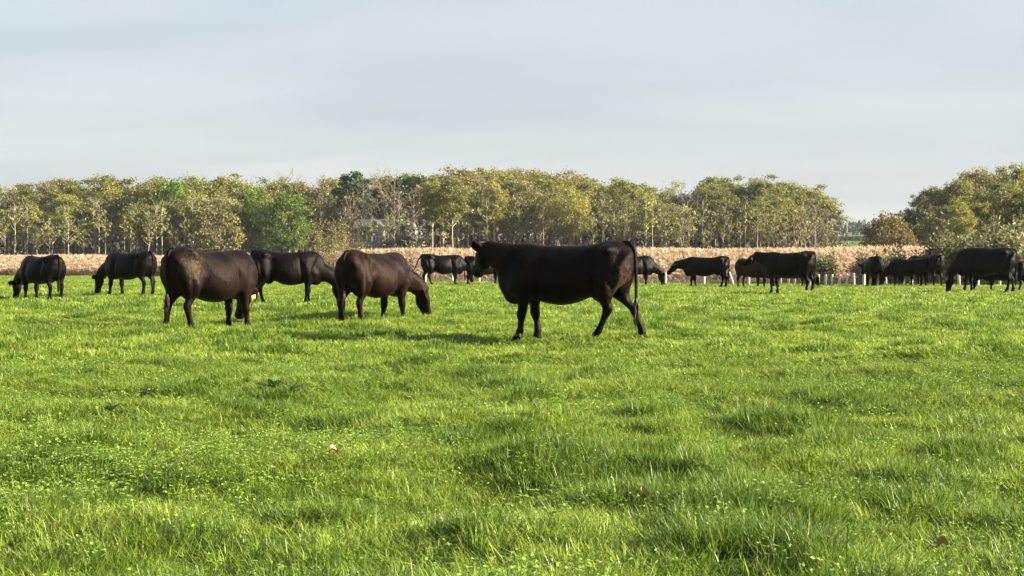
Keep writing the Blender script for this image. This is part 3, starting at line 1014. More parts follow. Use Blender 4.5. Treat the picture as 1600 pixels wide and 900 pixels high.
def far_hedges():
    """Hedge, bushes and a mast in the gap."""
    def bush_mesh(seed, W, H, mat, n=900, leaf=.2, stems=16):
        r = np.random.default_rng(seed)
        sb, lb = MB(), MB()
        tips = []
        for k in range(stems):
            a = r.uniform(0, 6.28)
            q = W / 2 * math.sqrt(r.random())
            tip = np.array((math.cos(a) * q, math.sin(a) * q, H * (1 - .55 * (2 * q / W) ** 2) * r.uniform(.6, 1.05)))
            b = tip * np.array((.25, .25, 0))
            m = (b + tip) / 2 + r.normal(0, .06 * W, 3)
            sb.tube([b - np.array((0, 0, .1)), m, tip], [.028, .018, .006], 4, cap=False)
            tips.append((b, m, tip))
            for _ in range(4):
                t = r.uniform(.3, .9)
                q0 = m + (tip - m) * t
                e = q0 + r.normal(0, .14 * W, 3) + np.array((0, 0, .12 * H))
                e[2] = max(e[2], .05)
                sb.tube([q0, e], [.012, .004], 3, cap=False)
                tips.append((q0, (q0 + e) / 2, e))
        per = max(4, n // len(tips))
        for b, m, tip in tips:
            t = r.uniform(.2, 1.1, (per, 1))
            c = m + (tip - m) * t + r.normal(0, 1, (per, 3)) * .09 * W
            c[:, 2] = np.maximum(c[:, 2], .05)
            ax = r.normal(0, 1, (per, 3))
            ax /= np.linalg.norm(ax, axis=1)[:, None]
            bx = np.cross(ax, r.normal(0, 1, (per, 3)))
            bx /= np.linalg.norm(bx, axis=1)[:, None]
            s = leaf * r.uniform(.5, 1.2, (per, 1))
            v = np.stack([c - ax * s, c + bx * s * .5, c + ax * s, c - bx * s * .5], 1).reshape(-1, 3)
            lb.add(v, [(4 * i, 4 * i + 1, 4 * i + 2, 4 * i + 3) for i in range(per)])
        return sb.mesh('stem', M['twig'], True), lb.mesh('foliage', M[mat])

    def bush(seed, px0, px1, top, d, mat, label, n=900, leaf=.075, name='shrub', stems=16, depth=None):
        px = (px0 + px1) / 2
        x = at(px, d)
        z = float(gz(x, d))
        H = EYE + (HOR - top) * d / F - z
        W = (px1 - px0) * d / F
        ms = bush_mesh(seed, W, H, mat, n, leaf, stems)
        e = bpy.data.objects.new(name, None)
        COL.objects.link(e)
        e.location = (x, d, z)
        tag(e, label, 'shrub')
        link('stems', ms[0], e)
        link('foliage', ms[1], e)
        return e
    # along the fence line
    bush(1, 1258, 1312, 406, 62, 'sage', 'grey green shrub behind the fence right of the cow with raised head', 3000, .10)
    bush(2, 1330, 1362, 400, 61.5, 'bare', 'brown twiggy shrub just left of the cow seen from behind', 1400, .07, stems=26)
    bush(3, 1366, 1424, 394, 61.5, 'sage', 'tall grey green shrub behind the cow seen from behind', 3000, .10, stems=24)
    bush(4, 1418, 1456, 399, 61, 'bare', 'brown twiggy shrub behind the pair of cows at the fence', 1600, .07, stems=24)
    bush(5, 1446, 1536, 371, 61, 'sage', 'largest leafy yellow green bush left of the hump backed grazing cow', 7200, .12, stems=34)
    bush(6, 1530, 1640, 371, 61, 'sage', 'leafy bush at right edge behind the hump backed grazing cow', 7200, .12, stems=34)
    bush(7, 1120, 1155, 424, 64, 'bare', 'low brown twiggy shrub by the leaning white post', 1000, .07, stems=20)
    bush(8, 246, 284, 415, 92, 'rushes', 'dark green shrub at the reed edge behind the muddy brown cow', 1400, .12)
    bush(9, 612, 650, 408, 71, 'bare', 'pale twiggy shrub in front of the reeds right of the red brown cow', 1000, .07, stems=22)
    bush(12, 606, 656, 350, 204, 'thicket', 'dark thick shrub hiding the right end of the grey house', 4200, .3, stems=30)
    bush(13, 540, 578, 372, 204, 'bare', 'brown twiggy shrub before the left wing of the grey house', 900, .2)
    # in the gap
    bush(10, 1305, 1334, 376, 240, 'weed', 'dark brown bush at the left foot of the sky gap', 700, .3)
    bush(11, 1340, 1362, 378, 240, 'bare', 'brown bush beside the rusty tree in the gap', 600, .3)
    mb = MB()
    r = np.random.default_rng(5)
    n = 2600
    px = r.uniform(1290, 1400, n)
    d = r.uniform(640, 646, n)
    z0 = gz(at(px, d), d)
    ctr = np.stack([at(px, d), d, z0 + r.random(n) * 1.9], 1)
    ax = r.normal(0, 1, (n, 3))
    ax /= np.linalg.norm(ax, axis=1)[:, None]
    bx = np.cross(ax, r.normal(0, 1, (n, 3)))
    bx /= np.linalg.norm(bx, axis=1)[:, None]
    v = np.stack([ctr - ax * .5, ctr + bx * .3, ctr + ax * .5, ctr - bx * .3], 1).reshape(-1, 3)
    mb.add(v, [(4 * i, 4 * i + 1, 4 * i + 2, 4 * i + 3) for i in range(n)])
    tag(link('hedge', mb.mesh('hedge', M['far_leaf'])), 'long dark hedge across the far green field in the gap', 'hedge')
    d = 700
    x = at(1323, d)
    z = float(gz(x, d))
    h = EYE + (HOR - 341) * d / F - z
    mb = MB()
    mb.tube([(0, 0, 0), (0, 0, h * .5), (0, 0, h)], [.28, .2, .12], 6)
    e = bpy.data.objects.new('mast', None)
    COL.objects.link(e)
    e.location = (x, d, z)
    tag(e, 'thin pale mast on the far rise in the gap', 'mast')
    link('pole', mb.mesh('pole', M['trim']), e)
    mb = MB()
    mb.box((-1, -1, 0), (1, 1, 2.0))
    mb.box((-1.15, -1.15, 2.0), (1.15, 1.15, 2.2))
    link('cabinet', mb.mesh('cabinet', M['trim']), e, loc=(.9, -1.6, 0))

    # the bare orchard tree on the fence line
    r = random.Random(77)
    nr = np.random.default_rng(77)
    tb, lb = MB(), MB()

    def grow(p, v, ln, rad, lvl):
        pts, rs = [p], [rad]
        for i in range(4):
            v = v + nr.normal(0, .22, 3) + np.array((0, 0, .05 if lvl < 3 else .02))
            v = v / np.linalg.norm(v)
            p = p + v * ln / 4
            pts.append(p)
            rs.append(rad * (1 - .16 * (i + 1)))
        tb.tube(pts, rs, 5 if lvl < 2 else 3, cap=False)
        if lvl >= 3:
            for _ in range(7):
                q = pts[r.randrange(1, 5)] + nr.normal(0, .07, 3)
                a = nr.normal(0, 1, 3)
                a /= np.linalg.norm(a)
                b = np.cross(a, nr.normal(0, 1, 3))
                b /= np.linalg.norm(b)
                s = r.uniform(.02, .045)
                lb.add([q - a * s, q + b * s * .5, q + a * s, q - b * s * .5], [(0, 1, 2, 3)])
        if lvl >= 5:
            return
        for k in range(4 if lvl < 3 else 3):
            t = r.randrange(2, 5)
            nv = v * .55 + nr.normal(0, .62, 3) * np.array((1, 1, .6)) + np.array((0, 0, .22))
            grow(pts[t], nv / np.linalg.norm(nv), ln * r.uniform(.62, .82), rs[t] * .62, lvl + 1)
    for vx in (-.45, -.1, .4, .25):
        v = np.array((vx, nr.normal(0, .25), 1.0))
        grow(np.array((vx * .2, 0, -.1)), v / np.linalg.norm(v), 1.15, .075, 1)
    d = 80
    x = at(512, d)
    o = make_tree('orchard_tree', (tb.mesh('trunk', M['twig'], True), lb.mesh('crown', M['tan'])), 'small bare spreading tree at the reed edge between two grazing cows')
    zs = [v.co.z for v in o.children[0].data.vertices]
    s = (EYE + (HOR - 338) * d / F + .4) / max(zs)
    o.location = (x, d, float(gz(x, d)))
    o.scale = (s, s, s)


far_hedges()


def house_screen():
    for p, d, row, k, l in ((548, 216, 300, 'bare', 'leafless tree just left of the grey house'), (647, 214, 296, 'bare', 'leafless tree just right of the grey house'),
                            (676, 220, 284, 'olive', 'olive budding tree shading the right end of the grey house'), (706, 216, 279, 'olive', 'olive budding tree second to the right of the grey house'),
                            (616, 250, 268, 'bare', 'twiggy tree rising behind the right half of the grey house'), (570, 252, 276, 'bare', 'twiggy tree rising behind the left half of the grey house')):
        plant(k, p, d, row, label=l, wide=.8, var=1)
    for p, d, h, l in ((606, 208, 10.5, 'slender tree in front of the middle of the grey house'), (625, 206, 11.5, 'slender tree in front of the right half of the grey house'), (638, 210, 9.5, 'slender tree at the right corner of the grey house'),
                       (567, 207, 8.5, 'slender tree in front of the left wing of the grey house'), (582, 204, 9.0, 'slender tree before the left edge of the house gable'),
                       (598, 203, 8.0, 'slender tree before the right edge of the house gable'), (615, 202, 9.5, 'slender tree between the house gable and the dark shrub')):
        plant('slim', p, d, h=h, label=l, wide=.9, var=2)


house_screen()


def build_house():
    d = 226
    k = d / F

    def zz(row):
        return EYE + (HOR - row) * k
    x0 = at(592, d)
    e = bpy.data.objects.new('house', None)
    COL.objects.link(e)
    e.location = (x0, d, 0)
    e.rotation_euler = (0, 0, R(-6))
    tag(e, 'grey gabled house with white trim among the trees', 'house')
    X = lambda px: at(px, d) - x0
    eave, ridge = zz(357), zz(343)
    # main block, ridge along x
    mb = MB()
    mb.box((X(552), 0.0, -.2), (X(642), 7.5, eave))
    mb.add([(X(552), 0, eave), (X(552), 7.5, eave), (X(552), 3.75, ridge)], [(0, 1, 2)])
    mb.add([(X(642), 0, eave), (X(642), 7.5, eave), (X(642), 3.75, ridge)], [(0, 2, 1)])
    link('wall', mb.mesh('wall', M['siding']), e)

    def roof_slab(xa, xb, ya, yb, za, zb, t=.18):
        m = MB()
        v = [(xa, ya, za), (xb, ya, za), (xb, yb, zb), (xa, yb, zb)]
        m.add(v + [(a, b, c + t) for a, b, c in v], [(3, 2, 1, 0), (4, 5, 6, 7), (0, 1, 5, 4), (1, 2, 6, 5), (2, 3, 7, 6), (3, 0, 4, 7)])
        return m.mesh('roof_slope', M['roof'])
    sl_ = (ridge - eave) / 3.75
    link('roof_slope', roof_slab(X(549), X(645), -.5, 3.75, eave - .5 * sl_ + .02, ridge + .02), e)
    link('roof_slope', roof_slab(X(549), X(645), 3.76, 8.0, ridge + .02, eave - .5 * sl_ + .02), e)
    # gabled wings facing the field
    for xa, xb, xm, ap, ev in ((577, 603, 590, 346, 355.5), (551, 566, 558.5, 355.5, 361)):
        yb, zt, ze = -2.2, zz(ap), zz(ev)
        mb = MB()
        mb.box((X(xa), yb, -.2), (X(xb), -.003, ze))
        mb.add([(X(xa), yb, ze), (X(xb), yb, ze), (X(xm), yb, zt), (X(xa), 1.5, ze), (X(xb), 1.5, ze), (X(xm), 1.5, zt)], [(0, 1, 2), (5, 4, 3)])
        link('wing_wall', mb.mesh('wing_wall', M['siding']), e)
        for sgn, xe in ((-1, xa), (1, xb)):
            m = MB()
            xo = X(xe) + sgn * .3
            zo = ze - .3 * (zt - ze) / abs(X(xm) - X(xe))
            v = [(xo, yb - .35, zo), (X(xm), yb - .35, zt), (X(xm), 2.0, zt), (xo, 2.0, zo)]
            m.add(v + [(a, b, c + .16) for a, b, c in v], [(3, 2, 1, 0), (4, 5, 6, 7), (0, 1, 5, 4), (1, 2, 6, 5), (2, 3, 7, 6), (3, 0, 4, 7)])
            link('wing_roof', m.mesh('wing_roof', M['roof']), e)
            m = MB()
            v = [(xo, yb - .40, zo - .12), (X(xm), yb - .40, zt - .12), (X(xm), yb - .40, zt + .2), (xo, yb - .40, zo + .2)]
            m.add(v + [(a, b + .05, c) for a, b, c in v], [(0, 1, 2, 3), (7, 6, 5, 4), (0, 4, 5, 1), (1, 5, 6, 2), (2, 6, 7, 3), (3, 7, 4, 0)])
            link('gable_trim', m.mesh('gable_trim', M['trim']), e)
            m = MB()
            m.box((X(xe) - .08, yb - .05, -.1), (X(xe) + .08, yb - .003, ze - .15))
            link('corner_trim', m.mesh('corner_trim', M['trim']), e)

    def window(pa, pb, ra, rb, y):
        m = MB()
        a, b, lo, hi = X(pa), X(pb), zz(rb), zz(ra)
        t = .1
        m.box((a - t, y - .06, lo - t), (a, y - .004, hi + t))
        m.box((b, y - .06, lo - t), (b + t, y - .004, hi + t))
        m.box((a, y - .06, hi), (b, y - .004, hi + t))
        m.box((a, y - .06, lo - t), (b, y - .004, lo))
        f = link('window', m.mesh('window', M['trim']), e)
        m = MB()
        m.box((a, y - .03, lo), (b, y - .008, hi))
        link('pane', m.mesh('pane', M['glass']), f)
        m = MB()
        m.box((a, y - .05, (lo + hi) / 2 - .05), (b, y - .032, (lo + hi) / 2 + .05))
        link('muntin', m.mesh('muntin', M['trim']), f)
    for pa in (582.5, 587.5, 592.5):
        window(pa, pa + 3.4, 356.5, 362, -2.2)
        window(pa, pa + 3.4, 366, 375, -2.2)
    for pa in (554, 559.5):
        window(pa, pa + 3, 368, 374, -2.2)
    for pa in (607, 613):
        window(pa, pa + 3, 368, 374, 0.0)
    window(624, 628, 362, 368, 0.0)
    # railed porch
    m = MB()
    m.box((X(566.2), -2.2, -.2), (X(576.6), -.01, zz(385)))
    link('porch', m.mesh('porch', M['siding']), e)
    m = MB()
    for q in np.linspace(X(567), X(576), 9):
        m.box((q - .04, -2.18, zz(385)), (q + .04, -2.1, zz(378.4)))
    m.box((X(566.5), -2.2, zz(378.3)), (X(576.5), -2.08, zz(377.5)))
    link('railing', m.mesh('railing', M['trim']), e)
    m = MB()
    m.box((X(596), -6.2, -.3), (X(610), -3.2, zz(385)))
    m.box((X(595.3), -6.4, zz(384.99)), (X(610.7), -3.0, zz(383.5)))
    o = link('shed', m.mesh('shed', M['porch']), loc=(x0, d, 0))
    tag(o, 'small dull red shed in front of the grey house', 'shed')


build_house()


# ------------------------------------------------------------------ fence
def build_fence():
    e = bpy.data.objects.new('wire_fence', None)
    COL.objects.link(e)
    px0, d0 = 1335, float(edge_d(1335)) + 3.2
    e.location = (at(px0, d0), d0, 0)
    ex, ey = e.location.x, e.location.y
    tag(e, 'white posted wire fence along the far side of the pasture', 'fence')
    data = [(665, 420, 2.5), (707, 426, 3), (749, 425, 3), (1040, 425, 3), (1100, 427, 3), (1170, 427, 3), (1203, 429, 3.2),
            (1220, 429, 3.2), (1232, 429, 3.2), (1242, 429, 3.2), (1253, 429, 3.2), (1266, 429, 3.2), (1279, 428.5, 3.2), (1290, 429, 3.2), (1300, 428.5, 3.2), (1311, 429, 3.2), (1323, 427.5, 3.2), (1335, 426.6, 3.2), (1350, 425, 3.0),
            (1384, 423, 2.6), (1412, 424, 2.6), (1424, 423, 2.5), (1470, 420.7, 2.0), (1499, 421, 2.0), (1528, 420, 2.0), (1562, 419, 1.8), (1598, 408, 1.0), (1680, 410, 1.0), (1770, 408, 1.0)]
    tops = []
    r = random.Random(4)
    for px, row, off in data:
        d = float(edge_d(px)) + off * .3
        x = at(px, d)
        zt = EYE + (HOR - row) * d / F
        zg = float(gz(x, d)) - .15
        rad = .052 if px < 1340 else (.068 if px < 1590 else .11)
        mb = MB()
        l = r.gauss(0, .02)
        mb.tube([(0, 0, 0), (l * .5, 0, (zt - zg) * .5), (l, 0, zt - zg - .02), (l, 0, zt - zg)], [rad, rad, rad * .95, rad * .6], 8)
        link('post', mb.mesh('post', M['post']), e, loc=(x - ex, d - ey, zg))
        tops.append((x - ex, d - ey, zt))
    for k, drop in enumerate((.09, .34, .60)):
        pts, prev = [], None
        for t in tops:
            p = np.array(t) - np.array((0, .068, drop))
            if prev is not None:
                m = (p + prev) / 2
                m[2] -= .015
                pts.append(m)
            pts.append(p)
            prev = p
        mb = MB()
        mb.tube(pts, .006, 4)
        link('wire', mb.mesh('wire', M['wire']), e)
    # a brace post leaning out of line
    d = float(edge_d(1142)) + 1.6
    x = at(1144, d)
    z = float(gz(x, d)) - .1
    mb = MB()
    mb.tube([(0.10, 0, 0), (0, 0, .4), (-.14, 0, .80)], [.045, .045, .04], 8)
    tag(link('leaning_post', mb.mesh('leaning_post', M['post']), loc=(x, d, z)), 'white post leaning left behind the cow walking with lowered head', 'post')


build_fence()


# ------------------------------------------------------------------ cattle
def catmull(P, m):
    P = np.asarray(P, float)
    n = len(P)
    out = []
    for i in range(n - 1):
        p0, p1, p2, p3 = P[max(i - 1, 0)], P[i], P[i + 1], P[min(i + 2, n - 1)]
        for t in np.arange(m) / m:
            out.append(.5 * (2 * p1 + (p2 - p0) * t + (2 * p0 - 5 * p1 + 4 * p2 - p3) * t * t + (3 * p1 - p0 - 3 * p2 + p3) * t ** 3))
    out.append(P[-1])
    return np.array(out)


BODY = [  # x, z bottom, z top, half width, height of the widest point (0..1)
    (-1.065, .95, 1.20, .075, .5), (-1.03, .84, 1.285, .165, .5), (-.95, .77, 1.350, .235, .54), (-.82, .73, 1.395, .265, .58), (-.66, .69, 1.405, .285, .58),
    (-.46, .635, 1.362, .300, .48), (-.22, .545, 1.335, .355, .42), (.02, .495, 1.328, .375, .40), (.26, .51, 1.335, .345, .42), (.46, .55, 1.362, .290, .44),
    (.64, .54, 1.375, .255, .45), (.80, .53, 1.345, .215, .45), (.93, .58, 1.28, .175, .46), (1.02, .67, 1.19, .12, .48), (1.07, .78, 1.07, .065, .5)]


def oval(t, p):
    c, s = np.cos(t), np.sin(t)
    return np.sign(c) * np.abs(c) ** p, np.sign(s) * np.abs(s) ** p


def cow_parts(pose):
    """Overlapping closed lofts; voxel remeshing welds them into one skin."""
    g = lambda k, dflt: pose.get(k, dflt)
    mb = MB()
    K = 28
    th = np.arange(K) * 2 * math.pi / K
    B = np.array(BODY)
    bel = g('belly', 0.0)
    B[:, 1] -= bel * np.exp(-((B[:, 0] + .1) / .45) ** 2)
    B[:, 3] += g('fat', 0.0) * np.exp(-((B[:, 0] + .05) / .5) ** 2)
    B[:, 2] += g('hump', 0.0) * np.exp(-((B[:, 0] - .1) / .6) ** 2)
    rs = []
    for x, zb, zt, w, q in catmull(B, 3):
        zc = zb + (zt - zb) * q
        c, s = oval(th, .86)
        z = np.where(s > 0, zc + (zt - zc) * s, zc + (zc - zb) * s)
        y = w * c * np.where(s > 0, 1 - .16 * s * s, 1 - .10 * s * s)
        rs.append(np.stack([np.full(K, x), y, z], 1))
    mb.rings(rs)
    # legs: swing of each foot, metres forward
    for sy, fx, hx in ((1, g('fl', .05), g('hl', 0)), (-1, g('fr', -.05), g('hr', 0))):
        fore = [(.58, .16, 1.08, .20, .11), (.60, .185, .86, .195, .12), (.59, .185, .72, .165, .115), (.585, .178, .60, .125, .098), (.585, .168, .48, .080, .070), (.592, .162, .395, .080, .074), (.596, .16, .34, .076, .070),
                (.590, .16, .27, .053, .051), (.588, .16, .18, .049, .048), (.59, .16, .125, .063, .060), (.60, .16, .075, .060, .056), (.615, .16, .04, .073, .066), (.62, .16, 0, .080, .070)]
        hind = [(-.74, .15, 1.22, .25, .13), (-.75, .18, 1.04, .29, .155), (-.745, .19, .88, .275, .155), (-.71, .19, .74, .225, .138), (-.725, .19, .63, .165, .112), (-.790, .185, .54, .098, .074),
                (-.858, .178, .455, .084, .066), (-.868, .172, .395, .074, .060), (-.852, .167, .28, .052, .050), (-.838, .165, .18, .056, .054), (-.825, .165, .12, .066, .062), (-.805, .165, .07, .062, .057), (-.785, .165, .038, .075, .067), (-.78, .165, 0, .082, .070)]
        for J, dx, z0 in ((fore, fx, .80), (hind, hx, .95)):
            rr = []
            KL = 14
            tl = np.arange(KL) * 2 * math.pi / KL
            for x, y, z, rx, ry in catmull(np.array(J), 3):
                q = max(0, 1 - z / z0)
                xx = x + dx * q
                if J is hind and dx < -.1:
                    xx += .06 * math.sin(math.pi * min(1, q * 1.2))
                lift = 0
                rr.append(np.stack([xx + rx * np.cos(tl), sy * (y + ry * np.sin(tl)) if sy > 0 else -(y + ry * np.sin(-tl)), np.full(KL, z + lift)], 1)[::-1])
            mb.rings(rr)
    for sy in (1, -1):
        mb.ball((-.68, sy * .225, 1.245), (.15, .07, .11))
        mb.ball((-.98, sy * .125, 1.18), (.09, .06, .08))
        mb.ball((.56, sy * .19, .93), (.22, .115, .33))
        mb.ball((.70, sy * .17, .78), (.17, .10, .19))
    mb.ball((.80, 0, .66), (.19, .13, .17))
    mb.ball((.64, 0, .60), (.2, .12, .09))
    mb.ball((-.55, 0, .63), (.15, .13, .10))
    # neck and head
    poll = np.array(g('poll', (1.43, 0, .56)))
    hd = np.array(g('head', (.22, 0, -.97)), float)
    hd /= np.linalg.norm(hd)
    a0, a1 = np.array((.66, 0, 1.0)), np.array((.90, 0, .98 + .35 * (poll[2] - .9)))
    pts = catmull([a0, a1, a1 * .45 + poll * .55 + np.array((0, 0, g('arch', .0))), poll - hd * -.02], 4)
    rv = np.interp(np.linspace(0, 1, len(pts)), [0, .33, .7, 1], [.38, .27, .19, .145])
    rl = np.interp(np.linspace(0, 1, len(pts)), [0, .33, .7, 1], [.25, .20, .15, .115])
    tan = np.gradient(pts, axis=0)
    tan /= np.linalg.norm(tan, axis=1)[:, None]
    rr = []
    KN = 20
    tn = np.arange(KN) * 2 * math.pi / KN
    for p, t, v, l in zip(pts, tan, rv, rl):
        side = np.cross((0, 0, 1.0), t)
        side /= np.linalg.norm(side)
        up = np.cross(t, side)
        rr.append(p + np.cos(tn)[:, None] * side * l + np.sin(tn)[:, None] * up * v)
    mb.rings(rr)
    roll = g('side', None)
    side = np.cross((0, 0, 1.0), hd) if roll is None else np.array(roll, float)
    if np.linalg.norm(side) < .2:
        side = np.array((0, 1.0, 0))
    side = side - hd * side.dot(hd)
    side /= np.linalg.norm(side)
    fr = np.cross(hd, side)                      # out of the forehead
    if fr[2] < 0 and abs(fr[2]) > .5 or (abs(hd[2]) > .6 and fr.dot(poll - a0) < 0):
        fr, side = -fr, -side
    HS = [(-.10, .02, .05, .05), (-.06, .06, .12, .095), (.03, .082, .185, .122), (.13, .088, .215, .130), (.22, .076, .205, .112), (.31, .068, .165, .094), (.39, .070, .135, .090), (.455, .076, .122, .100), (.505, .070, .108, .098), (.54, .042, .065, .065)]
    rr = []
    for s_, f, b, w in catmull(np.array(HS), 3):
        c, s = oval(tn, .9)
        h = np.where(s > 0, f * s, b * s)
        rr.append(poll + hd * s_ + c[:, None] * w * side + h[:, None] * fr)
    mb.rings(rr)
    # ears: broad, furry, held out sideways
    ear_tips = []
    for sy in (1, -1):
        up = fr * .3 - hd * g('earback', .25)
        ax = side * sy * .92 + up * g('earup', .25)
        ax /= np.linalg.norm(ax)
        wd = np.cross(ax, fr)
        wd /= np.linalg.norm(wd)
        nn = np.cross(wd, ax)
        b0 = poll + hd * .02 + side * sy * .085 - fr * .03
        er = []
        for s_, w, t in catmull(np.array([(0, .035, .032), (.045, .062, .03), (.10, .085, .026), (.155, .078, .022), (.205, .045, .018), (.228, .012, .01)]), 2):
            er.append(b0 + ax * s_ + np.cos(tn[::2])[:, None] * wd * w + np.sin(tn[::2])[:, None] * nn * t)
        mb.rings(er)
        ear_tips.append((b0 + ax * .13, wd, ax, nn))
    return mb, poll, hd, side, fr, ear_tips


def tail_geo(pose):
    tp = pose.get('tail', [(-.86, 0, 1.33), (-.97, 0, 1.345), (-1.045, 0, 1.265), (-1.065, 0, 1.1), (-1.06, 0, .92), (-1.05, .01, .72), (-1.045, .015, .55)])
    pts = catmull(np.array(tp, float), 4)
    rad = np.interp(np.linspace(0, 1, len(pts)), [0, .2, .6, 1], [.055, .042, .028, .022])
    return pts, rad


def skin(mb, voxel):
    me = mb.mesh('raw', [])
    o = bpy.data.objects.new('raw', me)
    COL.objects.link(o)
    rm = o.modifiers.new('weld', 'REMESH')
    rm.mode = 'VOXEL'
    rm.voxel_size = voxel
    rm.use_smooth_shade = True
    sm = o.modifiers.new('smooth', 'SMOOTH')
    sm.factor = .5
    sm.iterations = int(round(7 * .018 / voxel))
    dg = bpy.context.evaluated_depsgraph_get()
    out = bpy.data.meshes.new_from_object(o.evaluated_get(dg))
    bpy.data.objects.remove(o)
    return out


def sculpt(v):
    """Muscle and bone under the hide, pushed in or out sideways: hooks, flank hollow, shoulder, ribs, thigh."""
    x, y, z = v[:, 0].copy(), v[:, 1].copy(), v[:, 2].copy()

    def spot(cx, cz, rx, rz, tilt=0.0):
        u, w = x - cx, z - cz
        c, s_ = math.cos(tilt), math.sin(tilt)
        return np.exp(-(((u * c + w * s_) / rx) ** 2 + ((-u * s_ + w * c) / rz) ** 2))
    n = (.050 * spot(-.69, 1.27, .07, .055) + .026 * spot(-1.0, 1.18, .055, .06) - .055 * spot(-.49, 1.10, .11, .12) - .034 * spot(-.86, 1.17, .08, .11, .5)
         + .044 * spot(.52, .90, .10, .26, .25) - .034 * spot(.34, .92, .05, .30, .12) - .034 * spot(.70, 1.05, .05, .22, -.55) + .034 * spot(.76, .80, .09, .10)
         - .040 * spot(-.46, .74, .055, .17, -.35) + .036 * spot(-.64, .78, .09, .12) + .024 * spot(-.88, .90, .06, .22, .15) - .026 * spot(-.78, .84, .04, .2, .2)
         - .018 * spot(.42, .62, .10, .05) + .020 * spot(-.02, .85, .28, .22))
    ribs = np.sin((x + .25 * (z - .9)) * 52) * .0016 * spot(.05, .92, .30, .24)
    v[:, 1] += np.sign(y) * (n + ribs) * smooth(.06, .18, np.abs(y))
    ph = rng.uniform(0, 6.28, 6)
    f = np.sin(x * 9 + ph[0]) * np.sin(z * 8 + ph[1]) + .7 * np.sin(x * 17 + z * 6 + ph[2]) * np.sin(z * 13 + ph[3])
    v[:, 1] += np.sign(y) * f * .005 * smooth(.45, .7, z) * smooth(.05, .2, np.abs(y))
    v[:, 2] += .006 * np.sin(x * 7 + ph[4]) * smooth(1.2, 1.35, z) * (1 - smooth(.9, 1.1, x))


def make_cow(label, pose, coat_mat, px, row, heading, scale=1.0, voxel=.02, tag_on=None, tag_side=0, eyes=False, lx=.94, group='black beef cattle in the pasture'):
    mb, poll, hd, side, fr, ears = cow_parts(pose)
    me = skin(mb, voxel)
    v = np.empty(len(me.vertices) * 3, np.float32)
    me.vertices.foreach_get('co', v)
    v = v.reshape(-1, 3).astype(float)
    polys = [tuple(p.vertices) for p in me.polygons]
    ed = np.empty(len(me.edges) * 2, np.int32)
    me.edges.foreach_get('vertices', ed)
    ed = ed.reshape(-1, 2)
    bpy.data.meshes.remove(me)
    # let the joins of trunk, shoulder, thigh and neck flow into each other
    wt = (smooth(.50, .78, v[:, 2]) * (1 - smooth(1.02, 1.18, v[:, 0])) * .5)[:, None]
    deg = np.bincount(ed.ravel(), minlength=len(v))[:, None]
    for _ in range(int(34 * (.018 / voxel) ** 2)):
        acc = np.zeros_like(v)
        for k in range(3):
            acc[:, k] = np.bincount(ed[:, 0], v[ed[:, 1], k], len(v)) + np.bincount(ed[:, 1], v[ed[:, 0], k], len(v))
        v += wt * (acc / deg - v)
    sculpt(v)
    full = MB()
    full.add(v, polys)
    tp, tr = tail_geo(pose)
    full.tube(tp, tr, 8)
    body = full.mesh('cow', coat_mat, True)
    x, d = at_row(px, row + .055 * (row - HOR) / EYE)
    z = float(gz(x, d))
    scale *= 1.008
    o = link('cow', body, loc=(x, d, z - .01), rot=(0, 0, R(heading)), scl=(scale * lx, scale, scale))
    tag(o, label, 'cow', group)
    # brush of the tail
    sb = MB()
    r = random.Random(int(px))
    end, dr = tp[-1], tp[-1] - tp[-4]
    dr /= np.linalg.norm(dr)
    for _ in range(40):
        a = r.uniform(0, 6.28)
        st = end - dr * r.uniform(.0, .16)
        off = np.array((math.cos(a), math.sin(a), 0)) * .045 * r.random() ** .5
        ln = r.uniform(.20, .36)
        p1, p2 = st + dr * ln * .5 + off, st + dr * ln + off * .6 + np.array((0, 0, -.03))
        sb.tube([st, p1, p2], [.010, .012, .002], 3, cap=False)
    link('tail_switch', sb.mesh('tail_switch', M['switch'], True), o)
    if tag_on:
        c, wd, ax, nn = ears[tag_side]
        tb = MB()
        dn = np.array((0, 0, -1.0))
        u = np.cross(dn, nn)
        u /= np.linalg.norm(u) + 1e-9
        base = c + nn * .03 - np.array((0, 0, .03))
        w0, w1, L = .022, .042, .11
        q = [base - u * w0, base + u * w0, base + dn * L * .45 + u * w1, base + dn * L + u * w1 * .9, base + dn * L - u * w1 * .9, base + dn * L * .45 - u * w1]
        k = len(q)
        tb.add([p for p in q] + [p + nn * .006 for p in q], [tuple(range(k))[::-1], tuple(range(k, 2 * k))] + [(i, (i + 1) % k, (i + 1) % k + k, i + k) for i in range(k)])
        tb.ball(base + nn * .003, .012, 8, 5)
        link('ear_tag', tb.mesh('ear_tag', tag_on), o)
    if eyes:
        for sy in (1, -1):
            eb = MB()
            eb.ball(poll + hd * .15 + side * sy * .098 + fr * .028, (.022, .022, .022), 10, 7)
            link('eye', eb.mesh('eye', M['eye'], True), o)
    return o


GRAZE = dict(poll=(1.46, 0, .55), head=(.16, 0, -.98), arch=.05, earback=.1)
HALF = dict(poll=(1.46, 0, 1.02), head=(.62, 0, -.78))
UP = dict(poll=(1.36, 0, 1.34), head=(.80, 0, -.58))


def P(base, **kw):
    q = dict(base)
    q.update(kw)
    return q


TAIL_SWING_L = [(-.86, 0, 1.33), (-.98, 0, 1.345), (-1.07, 0, 1.26), (-1.19, .02, 1.10), (-1.30, .03, .85), (-1.42, .05, .62)]
TAIL_SWING_R = [(-.86, 0, 1.33), (-.98, 0, 1.345), (-1.06, -.02, 1.26), (-1.14, -.12, 1.05), (-1.14, -.2, .75), (-1.12, -.38, .50)]

